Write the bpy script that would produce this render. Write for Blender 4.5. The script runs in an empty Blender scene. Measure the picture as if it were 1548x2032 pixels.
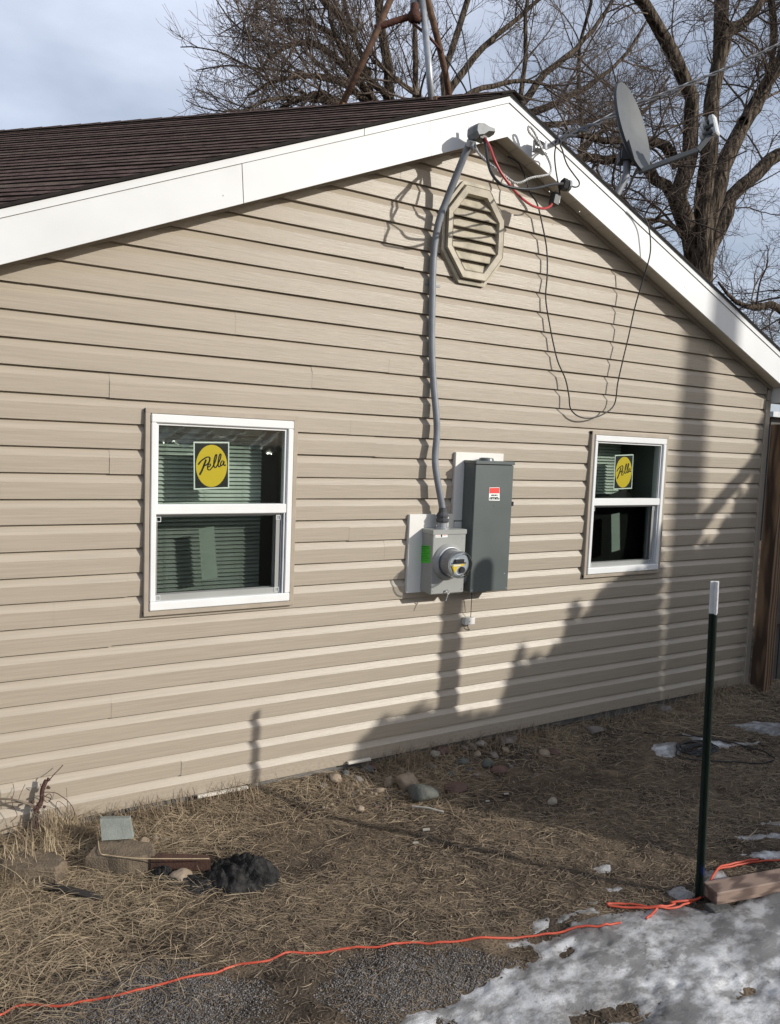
import bpy, math, random
import numpy as np
from mathutils import Vector, Matrix, noise as mnoise

random.seed(7); rng = np.random.default_rng(7)
scene = bpy.context.scene
COL = scene.collection

# ------------------------------------------------------------------ camera
PW, PH, FPX = 1548.0, 2032.0, 1478.44
YAW, PIT, ROL = 0.530292, -0.0864735, 0.03817
CAM = np.array([0.0, -3.57535, 1.76788])
_f = np.array([math.sin(YAW)*math.cos(PIT), math.cos(YAW)*math.cos(PIT), math.sin(PIT)])
_r = np.array([math.cos(YAW), -math.sin(YAW), 0.0]); _u = np.cross(_r, _f)
_c, _s = math.cos(ROL), math.sin(ROL)
RX, UX, FX = _c*_r+_s*_u, -_s*_r+_c*_u, _f
cam_d = bpy.data.cameras.new('camera'); cam = bpy.data.objects.new('camera', cam_d); COL.objects.link(cam)
cam.matrix_world = Matrix(((RX[0], UX[0], -FX[0], CAM[0]), (RX[1], UX[1], -FX[1], CAM[1]), (RX[2], UX[2], -FX[2], CAM[2]), (0, 0, 0, 1)))
cam_d.sensor_fit = 'VERTICAL'; cam_d.sensor_height = 36.0; cam_d.lens = 36.0*FPX/PH
cam_d.clip_start = 0.05; cam_d.clip_end = 2000
scene.camera = cam

# ------------------------------------------------------------------ light
SUN = np.array([0.80, -1.0, 0.54]); SUN = SUN/np.linalg.norm(SUN)
SUN_EL = math.asin(SUN[2]); SUN_AZ = math.atan2(SUN[0], SUN[1])
world = bpy.data.worlds.new("World"); scene.world = world; world.use_nodes = True
nt = world.node_tree; nt.nodes.clear()
wo = nt.nodes.new('ShaderNodeOutputWorld'); bg = nt.nodes.new('ShaderNodeBackground')
sky = nt.nodes.new('ShaderNodeTexSky'); sky.sky_type = 'NISHITA'; sky.sun_disc = False
sky.sun_elevation = SUN_EL; sky.sun_rotation = SUN_AZ; sky.air_density = 1.0; sky.dust_density = 2.2; sky.ozone_density = 1.2
tc = nt.nodes.new('ShaderNodeTexCoord'); mp = nt.nodes.new('ShaderNodeMapping'); mp.inputs['Scale'].default_value = (1.0, 1.0, 2.6)
mp.inputs['Location'].default_value = (0.35, 0.1, 0.0)
nz = nt.nodes.new('ShaderNodeTexNoise'); nz.inputs['Scale'].default_value = 2.6; nz.inputs['Detail'].default_value = 7; nz.inputs['Roughness'].default_value = 0.5
cr = nt.nodes.new('ShaderNodeValToRGB'); cr.color_ramp.elements[0].position = 0.38; cr.color_ramp.elements[1].position = 0.72
cr.color_ramp.elements[0].color = (0.34, 0.34, 0.34, 1); cr.color_ramp.elements[1].color = (0.92, 0.92, 0.92, 1)
mx = nt.nodes.new('ShaderNodeMixRGB'); mx.inputs[2].default_value = (7.6, 8.3, 9.9, 1)
L = nt.links.new
L(tc.outputs['Generated'], mp.inputs['Vector']); L(mp.outputs[0], nz.inputs['Vector']); L(nz.outputs['Fac'], cr.inputs[0])
L(sky.outputs[0], mx.inputs[1]); L(cr.outputs[0], mx.inputs[0]); L(mx.outputs[0], bg.inputs['Color'])
bg.inputs['Strength'].default_value = 0.10; L(bg.outputs[0], wo.inputs['Surface'])
sd = bpy.data.lights.new('sun', 'SUN'); sd.energy = 4.1; sd.angle = math.radians(0.6); sd.color = (1.0, 0.955, 0.88)
sun = bpy.data.objects.new('sun', sd); COL.objects.link(sun); sun.location = (6, -10, 8)
sun.rotation_euler = Vector(SUN).to_track_quat('Z', 'Y').to_euler()
scene.view_settings.view_transform = 'Standard'; scene.view_settings.look = 'None'
scene.view_settings.exposure = 0.12; scene.view_settings.gamma = 1.0

# ------------------------------------------------------------------ photo measurements -> metres
def ray(px, py): return RX*(px-PW/2) - UX*(py-PH/2) + FX*FPX
def W(px, py, Y=0.0):                       # point on the upright plane y = Y
    d = ray(px, py); return CAM + d*((Y-CAM[1])/d[1])
def G(px, py, z=-0.06):                     # point on the ground
    d = ray(px, py); return CAM + d*((z-CAM[2])/d[2])
def D(px, py, dep):                         # point at a distance along the view axis
    return CAM + ray(px, py)*(dep/FPX)

# ------------------------------------------------------------------ noise
def _h(ix, iy, s):
    n = (ix.astype(np.int64)*374761393 + iy.astype(np.int64)*668265263 + s*974634777) & 0x7fffffff
    n = ((n ^ (n >> 13))*1274126177) & 0x7fffffff
    return ((n ^ (n >> 16)) & 0xffff)/65535.0
def vnoise(x, y, s=0):
    ix, iy = np.floor(x), np.floor(y); fx, fy = x-ix, y-iy
    fx, fy = fx*fx*(3-2*fx), fy*fy*(3-2*fy)
    a, b, c, d = _h(ix, iy, s), _h(ix+1, iy, s), _h(ix, iy+1, s), _h(ix+1, iy+1, s)
    return (a*(1-fx)+b*fx)*(1-fy) + (c*(1-fx)+d*fx)*fy
def fbm(x, y, o=4, s=0):
    x = np.asarray(x, float); y = np.asarray(y, float); t = 0; a = 0.5
    for i in range(o):
        t = t + a*vnoise(x, y, s+i); x = x*2.03+5.1; y = y*2.03+1.7; a *= 0.5
    return t
def gz(x, y):
    x = np.asarray(x, float); y = np.asarray(y, float)
    near = np.exp(-((x-2)**2+(y+1.5)**2)/60.0)
    z = -0.075 + near*(0.05*(fbm(x*1.3, y*1.6, 3, 3)-.45) + 0.030*(fbm(x*6, y*7, 3, 9)-.45) + 0.012*(fbm(x*24, y*28, 3, 21)-.45))
    return z + 0.075*np.exp(-((y-0.0)/0.16)**2)*(fbm(x*2, y*0, 2, 31)+.12)

# ------------------------------------------------------------------ materials
def mat(name, col, rough=0.6, col2=None, nscale=8.0, bump=0.0, bscale=40.0, metal=0.0, bdist=.01, stretch=(1, 1, 1), detail=5, spec=0.4, lo=0.35, hi=0.68, coat=0.0):
    m = bpy.data.materials.new(name); m.use_nodes = True; n = m.node_tree; b = n.nodes['Principled BSDF']
    b.inputs['Base Color'].default_value = (*col, 1); b.inputs['Roughness'].default_value = rough
    b.inputs['Metallic'].default_value = metal; b.inputs['Specular IOR Level'].default_value = spec
    b.inputs['Coat Weight'].default_value = coat
    t = n.nodes.new('ShaderNodeTexCoord'); mpp = n.nodes.new('ShaderNodeMapping'); mpp.inputs['Scale'].default_value = stretch
    n.links.new(t.outputs['Object'], mpp.inputs[0])
    if col2 is not None:
        x = n.nodes.new('ShaderNodeTexNoise'); x.inputs['Scale'].default_value = nscale; x.inputs['Detail'].default_value = detail
        r = n.nodes.new('ShaderNodeValToRGB'); r.color_ramp.elements[0].position = lo; r.color_ramp.elements[1].position = hi
        r.color_ramp.elements[0].color = (*col, 1); r.color_ramp.elements[1].color = (*col2, 1)
        n.links.new(mpp.outputs[0], x.inputs['Vector']); n.links.new(x.outputs['Fac'], r.inputs[0]); n.links.new(r.outputs[0], b.inputs['Base Color'])
    if bump:
        x = n.nodes.new('ShaderNodeTexNoise'); x.inputs['Scale'].default_value = bscale; x.inputs['Detail'].default_value = 5
        bb = n.nodes.new('ShaderNodeBump'); bb.inputs['Strength'].default_value = bump; bb.inputs['Distance'].default_value = bdist
        n.links.new(mpp.outputs[0], x.inputs['Vector']); n.links.new(x.outputs['Fac'], bb.inputs['Height']); n.links.new(bb.outputs[0], b.inputs['Normal'])
    return m
def worldcoords(m):                         # use world position so that alike pieces do not repeat
    n = m.node_tree; g = n.nodes.new('ShaderNodeNewGeometry')
    for mpn in [k for k in n.nodes if k.type == 'MAPPING']: n.links.new(g.outputs['Position'], mpn.inputs[0])
    return m
M = {}
M['vinyl'] = worldcoords(mat('vinyl_siding', (.305, .262, .204), .43, (.368, .318, .250), 3.4, .16, 11, stretch=(.8, 1, 34), detail=9, spec=.56, lo=.30, hi=.72))
M['trim'] = mat('tan_trim', (.30, .255, .20), .5, (.34, .29, .23), 12, .05, 60)
M['white'] = worldcoords(mat('white_aluminium', (.62, .628, .625), .5, (.55, .556, .55), 2.2, .05, 5, detail=7, lo=.45, hi=.8))
M['white_vinyl'] = mat('white_window_vinyl', (.68, .685, .675), .35, (.64, .645, .635), 6, .02, 30)
M['soffit'] = worldcoords(mat('soffit_panel', (.60, .56, .48), .55, (.52, .48, .41), 5, .06, 20))
M['dark'] = mat('dark_gap', (.03, .028, .025), .9, (.05, .045, .04), 10)
M['found'] = worldcoords(mat('foundation_block', (.20, .19, .175), .95, (.10, .095, .085), 9, .5, 40))
M['shingle'] = worldcoords(mat('brown_shingle', (.060, .037, .031), .95, (.145, .098, .083), 22, .8, 300, detail=8, spec=.15))
M['shingle2'] = worldcoords(mat('weathered_shingle', (.068, .046, .036), .95, (.15, .112, .09), 18, .8, 300, detail=8, spec=.15))
M['butt'] = mat('shingle_edge', (.010, .008, .007), .95, (.018, .014, .012), 30)
M['vent'] = worldcoords(mat('weathered_vent', (.42, .375, .29), .6, (.27, .245, .18), 14, .12, 60, lo=.45, hi=.75))
M['galv'] = worldcoords(mat('galvanised_steel', (.34, .355, .37), .42, (.25, .26, .275), 20, .05, 80, metal=.35))
M['pvc'] = worldcoords(mat('grey_conduit', (.20, .215, .235), .45, (.16, .17, .19), 15, .05, 60))
M['boxgrey'] = worldcoords(mat('light_grey_enamel', (.29, .295, .28), .38, (.26, .265, .25), 6, .03, 40, spec=.5))
M['panelgrey'] = worldcoords(mat('dark_grey_enamel', (.092, .108, .105), .38, (.078, .092, .09), 5, .03, 40, spec=.5))
M['metergrey'] = mat('meter_plastic', (.20, .20, .205), .5, (.24, .24, .245), 9)
M['hood'] = worldcoords(mat('grey_cast_hood', (.17, .185, .195), .5, (.13, .14, .15), 20, .1, 90))
M['board'] = worldcoords(mat('white_backer_board', (.68, .67, .63), .5, (.60, .59, .55), 4, .03, 30))
M['black'] = mat('black_rubber', (.014, .014, .015), .5, (.022, .022, .023), 20, .05, 60)
M['red'] = mat('red_insulation', (.33, .028, .03), .4, (.40, .05, .05), 12, .05, 60)
M['bare'] = mat('bare_aluminium_strand', (.55, .55, .54), .45, (.38, .38, .37), 200, .6, 300, metal=.4)
M['rust'] = worldcoords(mat('rusty_pipe', (.055, .028, .018), .85, (.15, .082, .045), 22, .4, 80))
M['rustdark'] = worldcoords(mat('dark_rust', (.05, .018, .013), .85, (.10, .04, .025), 25, .5, 80))
M['dish'] = worldcoords(mat('grey_dish', (.088, .096, .102), .6, (.068, .075, .080), 9, .05, 30))
M['dishdark'] = mat('dark_dish_bracket', (.045, .048, .052), .6, (.06, .063, .067), 9)
M['plastic_lt'] = mat('pale_plastic', (.55, .57, .58), .5, (.45, .47, .48), 12)
M['green'] = mat('green_post_paint', (.004, .012, .008), .5, (.007, .018, .012), 25, .2, 90, spec=.4)
M['orange'] = mat('orange_cord', (.46, .072, .036), .5, (.36, .055, .030), 15, .05, 60)
M['bluetape'] = mat('blue_tape', (.01, .02, .09), .5)
M['yellow'] = mat('yellow_print', (.74, .50, .02), .45)
M['ink'] = mat('black_print', (.008, .008, .008), .45)
M['paper'] = mat('white_paper', (.78, .80, .76), .6)
M['paper_green'] = mat('pale_label', (.55, .63, .56), .6, (.50, .58, .51), 20)
M['lime'] = mat('green_label', (.07, .50, .03), .5)
M['redprint'] = mat('red_print', (.72, .05, .04), .5)
M['blind'] = mat('blind_slat', (.52, .56, .52), .5, (.40, .44, .40), 9)
M['room'] = mat('room_wall', (.26, .28, .26), .8, (.22, .24, .22), 3)
M['roomdark'] = mat('dark_interior_sheet', (.012, .012, .012), .9)
M['wavysheet_'] = mat('clear_wavy_sheet', (.55, .60, .58), .15, (.3, .34, .32), 4, .8, 6, stretch=(1, 1, 4))
M['postwood'] = None
def wood(name, c1, c2, sc=(18, 18, 1.4), dist=5.0, bump=.25):
    m = bpy.data.materials.new(name); m.use_nodes = True; n = m.node_tree; b = n.nodes['Principled BSDF']; b.inputs['Roughness'].default_value = .75
    g = n.nodes.new('ShaderNodeNewGeometry'); mpp = n.nodes.new('ShaderNodeMapping'); mpp.inputs['Scale'].default_value = sc
    w = n.nodes.new('ShaderNodeTexWave'); w.wave_type = 'BANDS'; w.bands_direction = 'X'; w.inputs['Scale'].default_value = 1.0; w.inputs['Distortion'].default_value = dist; w.inputs['Detail'].default_value = 2
    w.inputs['Detail Scale'].default_value = .8
    x = n.nodes.new('ShaderNodeTexNoise'); x.inputs['Scale'].default_value = 2.0; x.inputs['Detail'].default_value = 8
    r = n.nodes.new('ShaderNodeValToRGB'); r.color_ramp.elements[0].color = (*c1, 1); r.color_ramp.elements[1].color = (*c2, 1); r.color_ramp.elements[0].position = .30; r.color_ramp.elements[1].position = .72
    mm = n.nodes.new('ShaderNodeMath'); mm.operation = 'MULTIPLY_ADD'; mm.inputs[1].default_value = .6
    m2 = n.nodes.new('ShaderNodeMath'); m2.operation = 'MULTIPLY'; m2.inputs[1].default_value = .5
    bb = n.nodes.new('ShaderNodeBump'); bb.inputs['Strength'].default_value = bump; bb.inputs['Distance'].default_value = .004
    l = n.links.new
    l(g.outputs['Position'], mpp.inputs[0]); l(mpp.outputs[0], w.inputs[0]); l(mpp.outputs[0], x.inputs['Vector'])
    l(x.outputs['Fac'], m2.inputs[0]); l(w.outputs['Fac'], mm.inputs[0]); l(m2.outputs[0], mm.inputs[2]); l(mm.outputs[0], r.inputs[0])
    l(r.outputs[0], b.inputs['Base Color']); l(mm.outputs[0], bb.inputs['Height']); l(bb.outputs[0], b.inputs['Normal'])
    return m
M['postwood'] = wood('treated_post_wood', (.055, .030, .017), (.235, .145, .078), (9, 9, 1.3), 9)
M['fencewood'] = wood('grey_fence_wood', (.035, .034, .032), (.10, .095, .088), (20, 20, 1.2), 3)
M['timber'] = wood('weathered_timber', (.085, .054, .042), (.22, .155, .12), (2.0, 22, 30), 6)
M['bark'] = worldcoords(mat('grey_brown_bark', (.022, .017, .013), .95, (.125, .10, .075), 15, 1.0, 11, bdist=.12, stretch=(1.2, 1.2, .26), detail=7, spec=.1, lo=.38, hi=.62))
M['twig'] = worldcoords(mat('twig_bark', (.062, .048, .040), .9, (.16, .125, .10), 3, 0, spec=.15))
M['concrete'] = worldcoords(mat('concrete_paver', (.165, .128, .088), .95, (.095, .073, .052), 16, .7, 120, detail=8))
M['greyblock'] = worldcoords(mat('pale_cement_board', (.21, .225, .20), .9, (.16, .175, .155), 20, .3, 120))
M['brick'] = worldcoords(mat('red_brown_brick', (.075, .036, .024), .9, (.045, .024, .017), 20, .4, 80))
M['fabric'] = worldcoords(mat('black_fabric', (.010, .010, .010), .92, (.040, .038, .036), 30, 1.0, 70, detail=9, spec=.12))
M['stem'] = worldcoords(mat('dead_stem', (.050, .024, .020), .85, (.09, .05, .035), 30, .5, 100))
M['tendril'] = mat('dry_tendril', (.10, .075, .055), .85, (.16, .13, .10), 30)
M['leaf'] = mat('evergreen_leaf', (.022, .045, .016), .8, (.045, .075, .025), 5)
M['chip'] = mat('pale_chip', (.36, .34, .30), .8, (.27, .25, .21), 30)
for i, (a, b) in enumerate([((.30, .235, .17), (.20, .155, .11)), ((.11, .112, .096), (.07, .074, .064)), ((.20, .175, .15), (.12, .10, .085)), ((.30, .27, .22), (.20, .175, .14)), ((.13, .075, .058), (.08, .05, .04)), ((.05, .05, .048), (.09, .088, .084))]):
    M['rock%d' % i] = worldcoords(mat('river_stone', a, .85, b, 22, .5, 70, detail=8))
for i, (a, b) in enumerate([((.40, .315, .205), (.26, .20, .128)), ((.26, .195, .125), (.17, .126, .080)), ((.20, .155, .108), (.12, .092, .064)), ((.46, .365, .235), (.34, .26, .16))]):
    M['straw%d' % i] = worldcoords(mat('dry_straw', a, .7, b, 25, 0))
n_ = M['vinyl'].node_tree; b_ = n_.nodes['Principled BSDF']; g_ = [k for k in n_.nodes if k.type == 'NEW_GEOMETRY'][0]; sx = n_.nodes.new('ShaderNodeSeparateXYZ'); n_.links.new(g_.outputs['Position'], sx.inputs[0])
mr_ = n_.nodes.new('ShaderNodeMapRange'); mr_.inputs['From Min'].default_value = .10; mr_.inputs['From Max'].default_value = -.02; mr_.inputs['To Max'].default_value = .45; n_.links.new(sx.outputs['Z'], mr_.inputs[0])
ns_ = n_.nodes.new('ShaderNodeTexNoise'); ns_.inputs['Scale'].default_value = 55; ns_.inputs['Detail'].default_value = 6; n_.links.new(g_.outputs['Position'], ns_.inputs['Vector'])
rp_ = n_.nodes.new('ShaderNodeValToRGB'); rp_.color_ramp.elements[0].position = .50; rp_.color_ramp.elements[1].position = .66; n_.links.new(ns_.outputs['Fac'], rp_.inputs[0])
ml_ = n_.nodes.new('ShaderNodeMath'); ml_.operation = 'MULTIPLY'; n_.links.new(mr_.outputs[0], ml_.inputs[0]); n_.links.new(rp_.outputs[0], ml_.inputs[1])
mc_ = n_.nodes.new('ShaderNodeMixRGB'); mc_.inputs[2].default_value = (.15, .115, .08, 1); n_.links.new(b_.inputs['Base Color'].links[0].from_socket, mc_.inputs[1]); n_.links.new(ml_.outputs[0], mc_.inputs[0]); n_.links.new(mc_.outputs[0], b_.inputs['Base Color'])
def glass_mat(name, tint, refl=.9):
    m = bpy.data.materials.new(name); m.use_nodes = True; n = m.node_tree; n.nodes.clear()
    o = n.nodes.new('ShaderNodeOutputMaterial'); t = n.nodes.new('ShaderNodeBsdfTransparent'); t.inputs[0].default_value = (*tint, 1)
    g = n.nodes.new('ShaderNodeBsdfGlossy'); g.inputs['Roughness'].default_value = .02; g.inputs[0].default_value = (refl, refl, refl, 1)
    f = n.nodes.new('ShaderNodeFresnel'); f.inputs[0].default_value = 1.45; x = n.nodes.new('ShaderNodeMixShader')
    ge = n.nodes.new('ShaderNodeNewGeometry'); iv = n.nodes.new('ShaderNodeMath'); iv.operation = 'SUBTRACT'; iv.inputs[0].default_value = 1; mlt = n.nodes.new('ShaderNodeMath'); mlt.operation = 'MULTIPLY'
    n.links.new(ge.outputs['Backfacing'], iv.inputs[1]); n.links.new(f.outputs[0], mlt.inputs[0]); n.links.new(iv.outputs[0], mlt.inputs[1])
    n.links.new(mlt.outputs[0], x.inputs[0]); n.links.new(t.outputs[0], x.inputs[1]); n.links.new(g.outputs[0], x.inputs[2]); n.links.new(x.outputs[0], o.inputs[0])
    return m
M['glass'] = glass_mat('green_tinted_glass', (.85, .885, .86))
M['meterglass'] = glass_mat('clear_meter_glass', (.90, .915, .925), 1.0)
M['wavysheet'] = glass_mat('clear_wavy_sheet', (.62, .64, .63), 1.0); M['wavysheet'].node_tree.nodes['Fresnel'].inputs[0].default_value = 1.9
M['wavysheet'].node_tree.nodes['Glossy BSDF'].inputs['Roughness'].default_value = .22
M['rimglass'] = glass_mat('glass_edge', (.55, .58, .60), 1.0); M['rimglass'].node_tree.nodes['Fresnel'].inputs[0].default_value = 1.9
M['screen'] = glass_mat('insect_mesh', (.78, .78, .78), .3)

# ------------------------------------------------------------------ mesh builder
OBJ_W = {}
class MB:
    def __init__(s): s.v = []; s.f = []; s.m = []; s.cur = 0
    def add(s, vs, fs):
        o = len(s.v); s.v += [tuple(map(float, p)) for p in vs]; s.f += [tuple(i+o for i in f) for f in fs]; s.m += [s.cur]*len(fs); return s
    def slot(s, i): s.cur = i; return s
    def box(s, lo, hi, bev=0.0):
        x0, y0, z0 = lo; x1, y1, z1 = hi
        if bev <= 0:
            return s.add([(x0, y0, z0), (x1, y0, z0), (x1, y1, z0), (x0, y1, z0), (x0, y0, z1), (x1, y0, z1), (x1, y1, z1), (x0, y1, z1)],
                         [(0, 3, 2, 1), (4, 5, 6, 7), (0, 1, 5, 4), (1, 2, 6, 5), (2, 3, 7, 6), (3, 0, 4, 7)])
        return s.obox(np.array([(x0+x1)/2, (y0+y1)/2, (z0+z1)/2]), (1, 0, 0), (0, 1, 0), (0, 0, 1), (x1-x0)/2, (y1-y0)/2, (z1-z0)/2, bev)
    def obox(s, c, ax, ay, az, hx, hy, hz, bev=0.0):
        c = np.array(c, float); ax, ay, az = [np.array(a, float)/np.linalg.norm(a) for a in (ax, ay, az)]
        if bev <= 0:
            P = [c+ax*i*hx+ay*j*hy+az*k*hz for k in (-1, 1) for (i, j) in ((-1, -1), (1, -1), (1, 1), (-1, 1))]
            return s.add(P, [(0, 3, 2, 1), (4, 5, 6, 7), (0, 1, 5, 4), (1, 2, 6, 5), (2, 3, 7, 6), (3, 0, 4, 7)])
        P = []; idx = {}
        for i in (-1, 1):
            for j in (-1, 1):
                for k in (-1, 1):
                    for a in range(3):
                        h = [hx-bev, hy-bev, hz-bev]; h[a] = (hx, hy, hz)[a]
                        idx[(i, j, k, a)] = len(P); P.append(c+ax*i*h[0]+ay*j*h[1]+az*k*h[2])
        F = []
        for a in range(3):
            b, d = [q for q in range(3) if q != a]
            for sgn in (-1, 1):
                q = []
                for (u, v) in ((-1, -1), (1, -1), (1, 1), (-1, 1)):
                    t = [0, 0, 0]; t[a] = sgn; t[b] = u; t[d] = v; q.append(idx[(*t, a)])
                F.append(q)
        for a in range(3):                  # edges along axis a
            b, d = [q for q in range(3) if q != a]
            for u in (-1, 1):
                for v in (-1, 1):
                    t0 = [0, 0, 0]; t1 = [0, 0, 0]; t0[a] = -1; t1[a] = 1; t0[b] = t1[b] = u; t0[d] = t1[d] = v
                    F.append([idx[(*t0, b)], idx[(*t1, b)], idx[(*t1, d)], idx[(*t0, d)]])
        for i in (-1, 1):
            for j in (-1, 1):
                for k in (-1, 1): F.append([idx[(i, j, k, 0)], idx[(i, j, k, 1)], idx[(i, j, k, 2)]])
        cc = c
        out = []
        for fc in F:                        # orient outward
            p = [np.array(P[q]) for q in fc]; nn = np.cross(p[1]-p[0], p[2]-p[0])
            out.append(tuple(fc) if np.dot(nn, sum(p)/len(p)-cc) > 0 else tuple(reversed(fc)))
        return s.add(P, out)
    def bar(s, a, b, w, h, up=(0, 0, 1), bev=0.0):
        a = np.array(a, float); b = np.array(b, float); ax = b-a; Ln = np.linalg.norm(ax); ax = ax/Ln
        ay = np.cross(np.array(up, float), ax); ay /= np.linalg.norm(ay); az = np.cross(ax, ay)
        return s.obox((a+b)/2, ax, ay, az, Ln/2, w/2, h/2, bev)
    def tube(s, pts, r, n=8, cap=True):
        pts = np.array(pts, float); K = len(pts); r = np.broadcast_to(np.array(r, float), (K,))
        t = np.gradient(pts, axis=0); t /= np.linalg.norm(t, axis=1)[:, None]+1e-12
        ref = np.array([0.13, 0.31, 0.94]) if abs(t[0][2]) < .85 else np.array([0.9, 0.3, 0.1])
        vs = []
        x = np.cross(t[0], ref); x /= np.linalg.norm(x)
        for i in range(K):
            x = x-t[i]*np.dot(x, t[i]); x /= np.linalg.norm(x); y = np.cross(t[i], x)
            for j in range(n):
                a = 2*math.pi*j/n; vs.append(pts[i]+r[i]*(x*math.cos(a)+y*math.sin(a)))
        fs = [(i*n+j, i*n+(j+1) % n, (i+1)*n+(j+1) % n, (i+1)*n+j) for i in range(K-1) for j in range(n)]
        if cap: fs += [tuple(reversed(range(n))), tuple((K-1)*n+j for j in range(n))]
        return s.add(vs, fs)
    def prism(s, poly, a, b, flip=False):   # poly: list of 3D points, extruded by vector from a to b offset
        poly = [np.array(p, float) for p in poly]; n = len(poly); a = np.array(a, float); b = np.array(b, float)
        vs = [p+a for p in poly]+[p+b for p in poly]
        return s.add(vs, [tuple(range(n)), tuple(reversed(range(n, 2*n)))]+[(i, i+n, (i+1) % n+n, (i+1) % n) for i in range(n)])
    def lathe(s, c, axis, prof, n=24):      # prof: (distance along axis, radius)
        c = np.array(c, float); ax = np.array(axis, float); ax /= np.linalg.norm(ax)
        x = np.cross(ax, (0.1, 0.2, 0.97)); x /= np.linalg.norm(x); y = np.cross(ax, x)
        vs = [c+ax*d+r*(x*math.cos(2*math.pi*j/n)+y*math.sin(2*math.pi*j/n)) for d, r in prof for j in range(n)]
        return s.add(vs, [(i*n+j, i*n+(j+1) % n, (i+1)*n+(j+1) % n, (i+1)*n+j) for i in range(len(prof)-1) for j in range(n)])
    def build(s, name, m, parent=None, smooth=False, origin=None):
        V = np.array(s.v, float)
        o = np.array(origin, float) if origin is not None else (V.min(0)+V.max(0))/2
        me = bpy.data.meshes.new(name); me.from_pydata((V-o).tolist(), [], s.f)
        for q in (m if isinstance(m, (list, tuple)) else [m]): me.materials.append(q)
        if isinstance(m, (list, tuple)): me.polygons.foreach_set('material_index', s.m)
        if smooth: me.polygons.foreach_set('use_smooth', [True]*len(me.polygons))
        me.update()
        return link(name, me, o, parent)
def link(name, me, o, parent=None):
    ob = bpy.data.objects.new(name, me); COL.objects.link(ob)
    if parent is not None: ob.parent = parent; ob.location = tuple(np.array(o)-OBJ_W[parent.name])
    else: ob.location = tuple(o)
    OBJ_W[ob.name] = np.array(o, float); return ob
def tag(o, label=None, cat=None, group=None, kind=None):
    if label: o['label'] = label
    if cat: o['category'] = cat
    if group: o['group'] = group
    if kind: o['kind'] = kind
    return o
def thing(name, loc, label, cat, group=None):
    o = bpy.data.objects.new(name, None); COL.objects.link(o); o.location = tuple(loc); o.empty_display_size = .1
    OBJ_W[o.name] = np.array(loc, float); return tag(o, label, cat, group)
def npmesh(name, V, Q, m, parent=None, smooth=False, mi=None):
    V = np.asarray(V, float); Q = np.asarray(Q, np.int32); k = Q.shape[1]; o = (V.min(0)+V.max(0))/2
    me = bpy.data.meshes.new(name); me.vertices.add(len(V)); me.vertices.foreach_set('co', (V-o).astype(np.float32).ravel())
    me.loops.add(Q.size); me.loops.foreach_set('vertex_index', Q.ravel()); me.polygons.add(len(Q))
    me.polygons.foreach_set('loop_start', np.arange(0, Q.size, k, dtype=np.int32)); me.polygons.foreach_set('loop_total', np.full(len(Q), k, dtype=np.int32))
    for q in (m if isinstance(m, (list, tuple)) else [m]): me.materials.append(q)
    if mi is not None: me.polygons.foreach_set('material_index', np.asarray(mi, np.int32))
    if smooth: me.polygons.foreach_set('use_smooth', np.ones(len(Q), bool))
    me.update(calc_edges=True); me.validate()
    return link(name, me, o, parent)
def smooth_path(pts, n=6):                  # Catmull-Rom
    P = [np.array(p, float) for p in pts]; P = [2*P[0]-P[1]]+P+[2*P[-1]-P[-2]]; out = []
    for i in range(1, len(P)-2):
        for k in range(n):
            t = k/n; a, b, c, d = P[i-1], P[i], P[i+1], P[i+2]
            out.append(.5*((2*b)+(-a+c)*t+(2*a-5*b+4*c-d)*t*t+(-a+3*b-3*c+d)*t**3))
    out.append(P[-2]); return np.array(out)

# ------------------------------------------------------------------ ground (one sheet to the horizon)
def axis_(a, b, st, far):
    core = np.arange(a, b+1e-6, st); k = np.array([.1, .3, .7, 1.5, 3, 6, 12, 25, 60, 150, 400.0])
    return np.concatenate([(a-k)[::-1], core, b+k])
gx, gy = axis_(-.4, 6.6, .022, 1), axis_(-2.9, .3, .022, 1)
GXX, GYY = np.meshgrid(gx, gy); GZZ = gz(GXX, GYY)
nx, ny = len(gx), len(gy)
ii = (np.arange(ny-1)[:, None]*nx+np.arange(nx-1)[None, :]).ravel()
gm = mat('bare_soil', (.050, .039, .029), .95, (.145, .114, .084), 11, .9, 90, detail=10, spec=.15, lo=.30, hi=.74)
n = gm.node_tree; b = n.nodes['Principled BSDF']; g = n.nodes.new('ShaderNodeNewGeometry')
vo = n.nodes.new('ShaderNodeTexVoronoi'); vo.inputs['Scale'].default_value = 85; n.links.new(g.outputs['Position'], vo.inputs['Vector'])
rr = n.nodes.new('ShaderNodeValToRGB'); rr.color_ramp.elements[0].position = .05; rr.color_ramp.elements[1].position = .12
rr.color_ramp.elements[0].color = (1, 1, 1, 1); rr.color_ramp.elements[1].color = (0, 0, 0, 1); n.links.new(vo.outputs['Distance'], rr.inputs[0])
v2 = n.nodes.new('ShaderNodeTexNoise'); v2.inputs['Scale'].default_value = 3.2; v2.inputs['Detail'].default_value = 6; n.links.new(g.outputs['Position'], v2.inputs['Vector'])
r2 = n.nodes.new('ShaderNodeValToRGB'); r2.color_ramp.elements[0].position = .42; r2.color_ramp.elements[1].position = .6
r2.color_ramp.elements[0].color = (.62, .62, .62, 1); r2.color_ramp.elements[1].color = (1.25, 1.2, 1.1, 1); n.links.new(v2.outputs['Fac'], r2.inputs[0])
mu = n.nodes.new('ShaderNodeMixRGB'); mu.blend_type = 'MULTIPLY'; mu.inputs[0].default_value = 1
ms = n.nodes.new('ShaderNodeMixRGB'); ms.inputs[2].default_value = (.26, .22, .175, 1)
src = b.inputs['Base Color'].links[0].from_socket
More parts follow.
